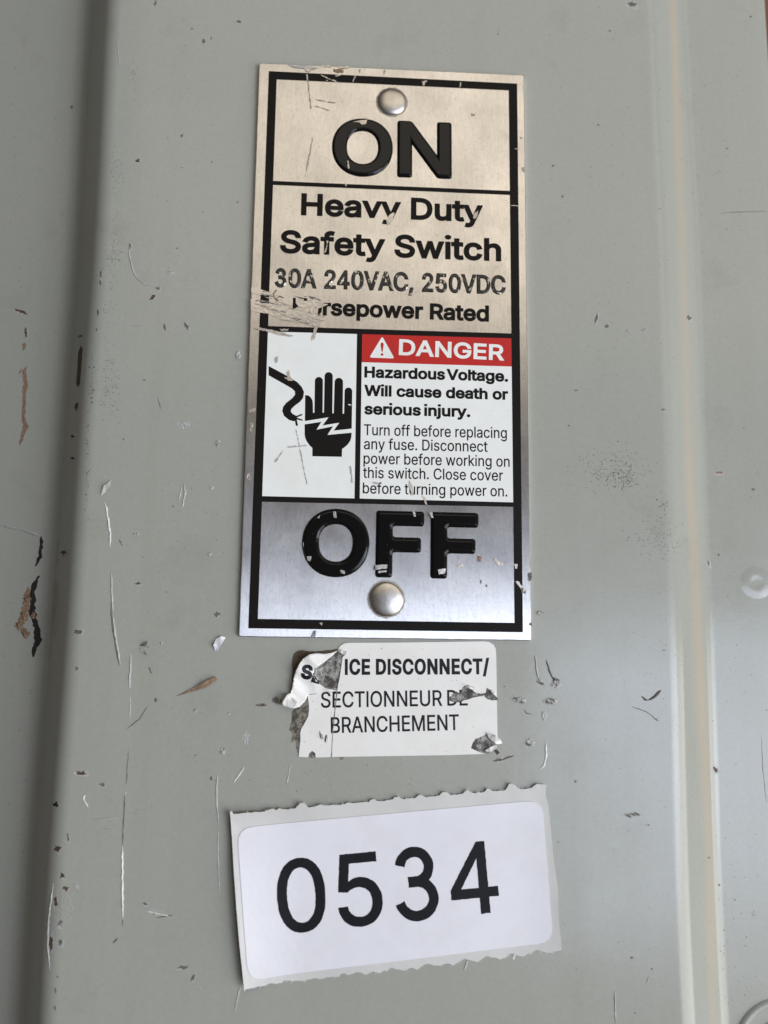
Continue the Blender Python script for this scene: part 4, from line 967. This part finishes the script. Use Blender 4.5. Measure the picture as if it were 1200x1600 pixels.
# nicks on the raised letters
for cr, pts, zz in [(A, [(825, 545), (860, 540), (905, 530), (945, 528), (940, 565), (905, 568), (880, 548)], .77), (A, [(778, 880), (788, 882), (798, 945), (785, 950)], .7),
                    (D, [(322, 305), (348, 280), (372, 290), (355, 302)], .60), (D, [(543, 295), (588, 292), (588, 308), (545, 312)], .87), (D, [(552, 318), (586, 314), (584, 322), (555, 325)], .87),
                    (D, [(272, 210), (288, 208), (286, 224), (274, 226)], .62), (D, [(288, 262), (304, 262), (300, 280), (288, 278)], .87), (D, [(682, 92), (692, 96), (697, 114), (688, 112)], .87),
                    (D, [(385, 96), (396, 94), (398, 118), (388, 118)], .87), (D, [(745, 95), (756, 98), (762, 120), (752, 116)], .87), (D, [(778, 312), (808, 308), (806, 326), (782, 330)], .87),
                    (D, [(412, 312), (428, 316), (430, 328), (414, 324)], .87), (D, [(326, 115), (338, 108), (330, 122)], .87)]:
    p = cp(*cr, pts)
    zz = zz * .54 + .012
    q = [P(a[0] + random.uniform(-.6, .6), a[1] + random.uniform(-.6, .6), zz) for a in resample(p, 2.2)]
    sheet('nick', [q], zz + .01, M['bare'], np_)

# ------------------------------------------------------------------ torn service sticker
ZS = ZP + .16
s6 = lambda pts: [P(360 + x / 6, 960 + y / 6, ZS) for x, y in pts]
s4 = lambda pts: [P(420 + x / 2.5, 980 + y / 2.5, ZS) for x, y in pts]
s5 = lambda pts: [P(690 + x / 5.714, 1040 + y / 5.714, ZS) for x, y in pts]
st_ = thing('service_sticker', 'torn white sticker lettered SERVICE DISCONNECT below the metal nameplate', 'sticker', (*P(640, 1095, ZP), ZP))
left_edge = [(640, 1335), (648, 1250), (657, 1170), (655, 1110), (664, 1075), (690, 1030), (712, 990), (728, 960), (737, 900), (735, 840), (728, 790), (722, 755), (760, 752), (800, 745), (850, 730), (900, 726), (1000, 722),
             (1012, 650), (1025, 590), (1040, 490), (1052, 400), (1068, 385), (1085, 368), (1050, 345), (1008, 336), (1018, 310), (1040, 288), (1070, 272), (1110, 266)]
outline = s6(left_edge) + s4([(500, 60), (700, 57), (840, 55), (862, 58), (878, 68), (886, 84), (888, 110), (890, 200)]) + \
    s4([(891, 300), (893, 420), (896, 436)]) + s5([(505, 640), (470, 616), (400, 605), (380, 622), (300, 660), (278, 690), (262, 738), (300, 755), (345, 775), (395, 788)]) + s4([(700, 500), (500, 503), (250, 507)])
outline += s6([(800, 1342), (795, 1300), (765, 1280), (740, 1300), (730, 1340)])
hole1 = s5([(60, 292), (85, 280), (105, 245), (130, 236), (160, 252), (175, 240), (190, 200), (215, 182), (245, 180), (285, 200), (305, 225), (320, 252), (350, 256), (388, 250), (398, 262), (330, 272), (290, 278), (240, 296), (190, 308), (165, 322), (120, 326), (80, 312)])
hole2 = s5([(395, 255), (408, 205), (440, 225), (470, 265), (497, 300), (450, 304), (405, 292), (388, 275)])
mark1 = s6([(828, 1110), (838, 1088), (848, 1120), (850, 1165), (838, 1150)])
mark2 = s6([(880, 1190), (888, 1140), (905, 1125), (912, 1150), (900, 1205)])
vin = M['vinyl']
body = sheet('printed_sheet', [outline], ZS, vin, st_, cut=[hole1, hole2, mark1, mark2], thick=.12)
ZT = ZS + .018
cuts = [hole1, hole2]
def sline(s, L, R_, cap, bold, cut=(), **k):
    return sheet('lettering', text_shape(s, L, R_, cap, bold, z=ZS, **k), ZT, M['sticker_ink'], st_, cut=list(cut), nonzero=True)
sline('ICE DISCONNECT/', (538.8, 1054.6), (764.6, 1053.6), 25, .14, space=.8, track=45)
sline('SECTIONNEUR DE', (501.5, 1106), (731, 1102.4), 25, .045, cut=cuts, space=.8)
sline('BRANCHEMENT', (517, 1145.6), (717.5, 1140.8), 25, .045)
# slit
sheet('slit', [s6([(996, 722), (1004, 722), (984, 900), (962, 1130), (951, 1340), (943, 1340), (955, 1120), (976, 900)])], ZT + .012, M['glue'], st_)
# lifted flap
flap_xy = [(1004, 340), (940, 362), (880, 370), (800, 364), (740, 376), (690, 410), (650, 460), (620, 520), (600, 570), (590, 640), (578, 700), (566, 738), (545, 740), (515, 775), (490, 825), (490, 850), (530, 862), (570, 872), (600, 878), (650, 862), (700, 815), (722, 765), (740, 748), (800, 742), (900, 725), (1000, 718),
           (940, 702), (890, 690), (840, 655), (800, 610), (782, 560), (788, 520), (830, 482), (900, 430), (960, 385)]
fl = s6(flap_xy)
pin = [Vector(P(360 + x / 6, 960 + y / 6, ZS)) for x, y in ((1000, 718), (1004, 345), (860, 720), (740, 750))]
def flap_z(x, y):
    d = min((Vector((x, y)) - p).length for p in pin)
    # inverse view of the pixel frame keeps the curl simple: it rises away from where it is still stuck
    c = P(360 + 640 / 6, 960 + 560 / 6, ZS)
    e = math.hypot(x - c[0], y - c[1])
    return ZS + .10 + 1.15 * min(1, (d / 4.6)) ** 1.4 + .18 * math.sin(x * 1.3 + y * 1.9) * min(1, d / 2.5)
flap = sheet('lifted_flap', [resample(fl, .4)], flap_z, vin, st_, step=.4, thick=.10, smooth=False)
for p_ in flap.data.polygons:
    p_.use_smooth = len(p_.vertices) == 3
for s, L, R_ in (('S', (469.5, 1060.5), (487, 1062.5)), ('E', (485.5, 1065.5), (499, 1069.5))):
    t = text_shape(s, L, R_, 23, .2, z=ZS + .8)
    v, f = fill([resample(c, .4) for c in t], step=.35)
    f = [q for q in f if inside((sum(v[i][0] for i in q) / 3, sum(v[i][1] for i in q) / 3), [fl])]
    obj('lettering', [(x, y, flap_z(x, y) + .035) for x, y in v], f, M['sticker_ink'], flap)
# curled scraps at the tears
def curl(pts6, hs, mk, name='curl'):
    xy = mk(pts6)
    def z(x, y):
        ws = [(1 / (1e-3 + (x - a) ** 2 + (y - b) ** 2), h) for (a, b), h in zip(xy, hs)]
        return ZS + .05 + sum(w_ * h for w_, h in ws) / sum(w_ for w_, _ in ws) + random.uniform(0, .05)
    return sheet(name, [xy], z, vin, st_, step=.25, thick=.07)
curl([(795, 510), (868, 500), (860, 560), (850, 620), (815, 615), (790, 570)], [.2, .5, 1.3, .7, .3, .2], s6)
curl([(1010, 340), (1045, 330), (1090, 350), (1075, 375), (1050, 372)], [.1, .5, .6, .3, .2], s6)
curl([(495, 820), (540, 745), (575, 770), (630, 815), (600, 870), (570, 872), (500, 852)], [1.2, 1.6, 1.1, 1.5, 1.3, 1.2, 1.0], s6)
curl([(395, 598), (430, 608), (475, 618), (515, 650), (540, 690), (500, 700), (470, 690), (440, 665), (415, 640)], [.1, .4, .9, .8, .3, .6, .9, .5, .2], s5)
curl([(490, 700), (485, 735), (440, 765), (400, 770), (385, 755), (430, 725)], [.3, .7, .5, .3, .2, .6], s5)
curl([(215, 180), (250, 178), (290, 200), (318, 250), (280, 225), (240, 200), (210, 205)], [.1, .1, .1, .1, .7, .8, .3], s5)
curl([(435, 222), (470, 225), (490, 262), (462, 262)], [.1, .2, .1, .6], s5)
curl([(846, 1118), (862, 1122), (872, 1165), (850, 1170)], [.05, .3, .4, .05], s6)
curl([(893, 1200), (905, 1130), (914, 1150), (906, 1205)], [.05, .3, .4, .05], s6)
# what the tears laid bare
dirt_v, dirt_f = [], []
def dirt(poly, count, z, rmin=.03, rmax=.13):
    xs, ys = [p[0] for p in poly], [p[1] for p in poly]
    for _ in range(count):
        x, y = random.uniform(min(xs), max(xs)), random.uniform(min(ys), max(ys))
        if not inside((x, y), [poly]): continue
        r = random.uniform(rmin, rmax)
        k = len(dirt_v)
        a0 = random.random() * 6
        for i in range(6):
            a = a0 + i * math.pi / 3
            q = r * random.uniform(.5, 1.3)
            dirt_v.append((x + q * math.cos(a), y + q * math.sin(a), z))
        dirt_f.append(tuple(range(k, k + 6)))
def under(name, pts, m, lift=.03):
    xy = [(x + random.uniform(-.08, .08), y + random.uniform(-.08, .08)) for x, y in resample(pts, .5)]
    dirt(pts, int(abs(sarea(pts)) * 7), ZP + lift + .045)
    return sheet(name, [xy], lambda x, y: ZP + lift + random.uniform(0, .03), m, st_, step=.5)
p6 = lambda pts: [P(360 + x / 6, 960 + y / 6, ZP) for x, y in pts]
p5 = lambda pts: [P(690 + x / 5.714, 1040 + y / 5.714, ZP) for x, y in pts]
under('adhesive_residue', p6([(860, 480), (1000, 350), (1065, 380), (1045, 500), (1010, 725), (900, 700), (800, 640), (800, 540)]), M['glue'])
under('adhesive_residue', p6([(590, 370), (640, 335), (740, 345), (880, 340), (1000, 325), (1010, 345), (880, 400), (700, 440), (620, 560), (580, 700), (578, 480)]), M['rust'], .035)
under('adhesive_residue', p6([(600, 860), (680, 830), (725, 780), (745, 900), (715, 1000), (670, 1080), (668, 1200), (650, 1340), (625, 1280), (615, 1180), (570, 1200), (585, 1120), (552, 1080), (575, 1000), (580, 920)]), M['residue'])
under('adhesive_residue', p6([(400, 785), (430, 770), (485, 800), (490, 845), (440, 840), (400, 815)]), M['residue'], .12)
under('adhesive_residue', p6([(230, 850), (290, 835), (345, 845), (340, 858), (260, 862)]), M['residue'])
under('adhesive_residue', p6([(730, 1340), (745, 1290), (775, 1275), (812, 1310), (812, 1345)]), M['glue'])
under('adhesive_residue', p5([(255, 745), (275, 680), (380, 610), (440, 640), (500, 700), (440, 770), (380, 795)]), M['glue'])
under('adhesive_residue', p5([(470, 755), (490, 745), (520, 775), (495, 795)]), M['rust'])
under('adhesive_residue', p6([(1010, 1330), (1040, 1320), (1075, 1345), (1040, 1365)]), M['residue'], .06)
for h_ in (hole1, hole2, mark1, mark2):
    under('adhesive_residue', offset(h_, .12, 1 if sarea(h_) > 0 else -1), M['glue'])

for h_ in (hole1, hole2):
    sg_ = 1 if sarea(h_) > 0 else -1
    rr = resample(h_, .25)
    sheet('grimy_edge', [[(x + random.uniform(-.05, .05), y + random.uniform(-.05, .05)) for x, y in offset(rr, .09, sg_)], offset(rr, -.03, sg_)], ZS + .012, M['dark'], st_)

dirt(outline, 150, ZT + .004, .02, .06)
obj('dirt_specks', dirt_v, dirt_f, M['rust'], st_, kind='stuff')

# ------------------------------------------------------------------ paper number label
nl = thing('number_label', 'white paper label printed 0534 on ragged torn backing paper', 'label', (*P(618, 1385, ZP), ZP))
ZB = ZP + .12
g5 = lambda pts, z=0.: [P(340 + x / 2.143, 1190 + y / 2.143, ZB + z) for x, y in pts]
TLc, TRc, BRc, BLc = g5([(50, 170), (1097, 78), (1150, 630), (93, 757)])
O_ = Vector(TLc)
EX = (Vector(TRc) - O_)
EY = (Vector(BLc) - O_)
def label_uv(x, y):
    p = Vector((x, y)) - O_
    return p.dot(EX) / EX.length_squared, p.dot(EY) / EY.length_squared
def label_z(x, y):
    u, v = label_uv(x, y)
    z = ZB
    z += 1.25 * max(0, 1 - u / .20) ** 2 * (.55 + .75 * math.sin(max(0, min(1, v)) * 2.2))
    z += .55 * max(0, 1 - v / .16) ** 2
    z += .50 * max(0, (u - .86) / .14) ** 2 * (.4 + .6 * v)
    z += .07 * math.sin(u * 9 + v * 3)
    return z
def torn(a, b, teeth, amp, out):
    """torn perforation from a to b: (position, height, width) teeth in photograph pixels of the crop"""
    pts = []
    L = math.hypot(b[0] - a[0], b[1] - a[1])
    nx, ny = (b[1] - a[1]) / L * out, -(b[0] - a[0]) / L * out
    k = 150
    for i in range(k + 1):
        t = i / k
        x = a[0] + (b[0] - a[0]) * t
        h = random.uniform(-amp, amp)
        for (tx, th, tw) in teeth:
            e = abs(x - tx) / tw
            if e < 1: h += .8 * th * (1 - e ** 2) * random.uniform(.75, 1.1)
        y = a[1] + (b[1] - a[1]) * t
        pts.append((x + nx * h, y + ny * h))
    return pts
top = torn((62, 172), (1070, 86), [(180, 9, 16), (210, 6, 12), (283, 24, 20), (345, 8, 16), (440, 5, 14), (520, 10, 14), (600, 14, 16), (680, 10, 16), (760, 16, 20), (835, 16, 15), (905, 15, 13), (985, 30, 22), (1072, 16, 22)], 1.4, 1)
right = [(1098, 76), (1106, 140), (1116, 240), (1126, 340), (1138, 420), (1140, 520), (1148, 600), (1150, 628)]
bot = torn((1140, 632), (110, 752), [(1110, 6, 18), (1072, -12, 20), (1020, 8, 24), (985, -10, 14), (950, 10, 20), (900, -12, 16), (870, 8, 16), (830, -10, 18), (790, 10, 20), (740, 6, 18), (700, -9, 16), (668, 10, 14), (625, 8, 20), (585, -8, 14), (540, 8, 18), (500, 10, 14), (470, -8, 14), (420, -8, 12), (395, 6, 16), (345, 5, 14), (290, 5, 14), (230, -7, 14), (175, -6, 14)], 1.8, 1)
left = [(96, 754), (92, 760), (86, 700), (76, 600), (66, 480), (57, 360), (50, 250), (46, 190), (44, 164), (50, 160), (56, 172)]
backing_xy = g5(top + right + bot + left)
sheet('backing_paper', [backing_xy], label_z, M['backing'], nl, step=1.5, thick=.08)
tag_xy = rounded(g5([(67, 220), (1085, 128), (1122, 604), (105, 728)]), 2.6)
tag_xy = resample(tag_xy, 1.)
sheet('label_sheet', [tag_xy], lambda x, y: label_z(x, y) + .10, M['paper'], nl, step=1.5, thick=.07, smooth=False)
dg = text_shape('0534', (436.6, 1459.6), (781.9, 1424.5), 115, .17, z=ZB, jag=.035)
sheet('number_lettering', dg, lambda x, y: label_z(x, y) + .122, M['number_ink'], nl, step=1.5, nonzero=True)
for pts in ([(995, 640), (1000, 640), (993, 664), (988, 662)], [(836, 668), (839, 668), (828, 700), (826, 700)]):
    sheet('torn_fibre', [g5(pts)], label_z, M['paper'], nl, thick=.05)
# loose paper fibres along the torn edges
verts, faces = [], []
for src, out_ in ((top, -1), (bot, 1)):
    for _ in range(70):
        x, y = random.choice(src)
        Ln, a = random.uniform(2, 9), random.uniform(-.7, .7)
        x2, y2 = x + Ln * math.sin(a), y + out_ * Ln * math.cos(a)
        q = g5([(x - .5, y - out_ * 2), (x + .6, y - out_ * 2), (x2 + .25, y2), (x2 - .25, y2)])
        k = len(verts)
        verts += [(px_, py_, label_z(px_, py_) + .01 + (.12 if i > 1 else 0)) for i, (px_, py_) in enumerate(q)]
        faces.append((k, k + 1, k + 2, k + 3))
obj('paper_fibres', verts, faces, M['paper'], nl, kind='stuff')

# ------------------------------------------------------------------ loose scrap
ps = thing('paper_scrap', 'tiny white paper scrap below the lower left corner of the nameplate', 'scrap', (*P(343, 1005, ZP), ZP))
flake([(353, 996), (346, 994), (338, 998), (334, 1008), (337, 1018), (342, 1018), (346, 1008)], [.1, .5, .2, .6, .1, .4, .7], M['paper'], 'scrap_paper', ps)

# ------------------------------------------------------------------ bench below
g = sheet('ground', [[(-900, -900), (900, -900), (900, 900), (-900, 900)]], ZL - DEPTH - .05, M['ground'], None)
g['kind'] = 'structure'
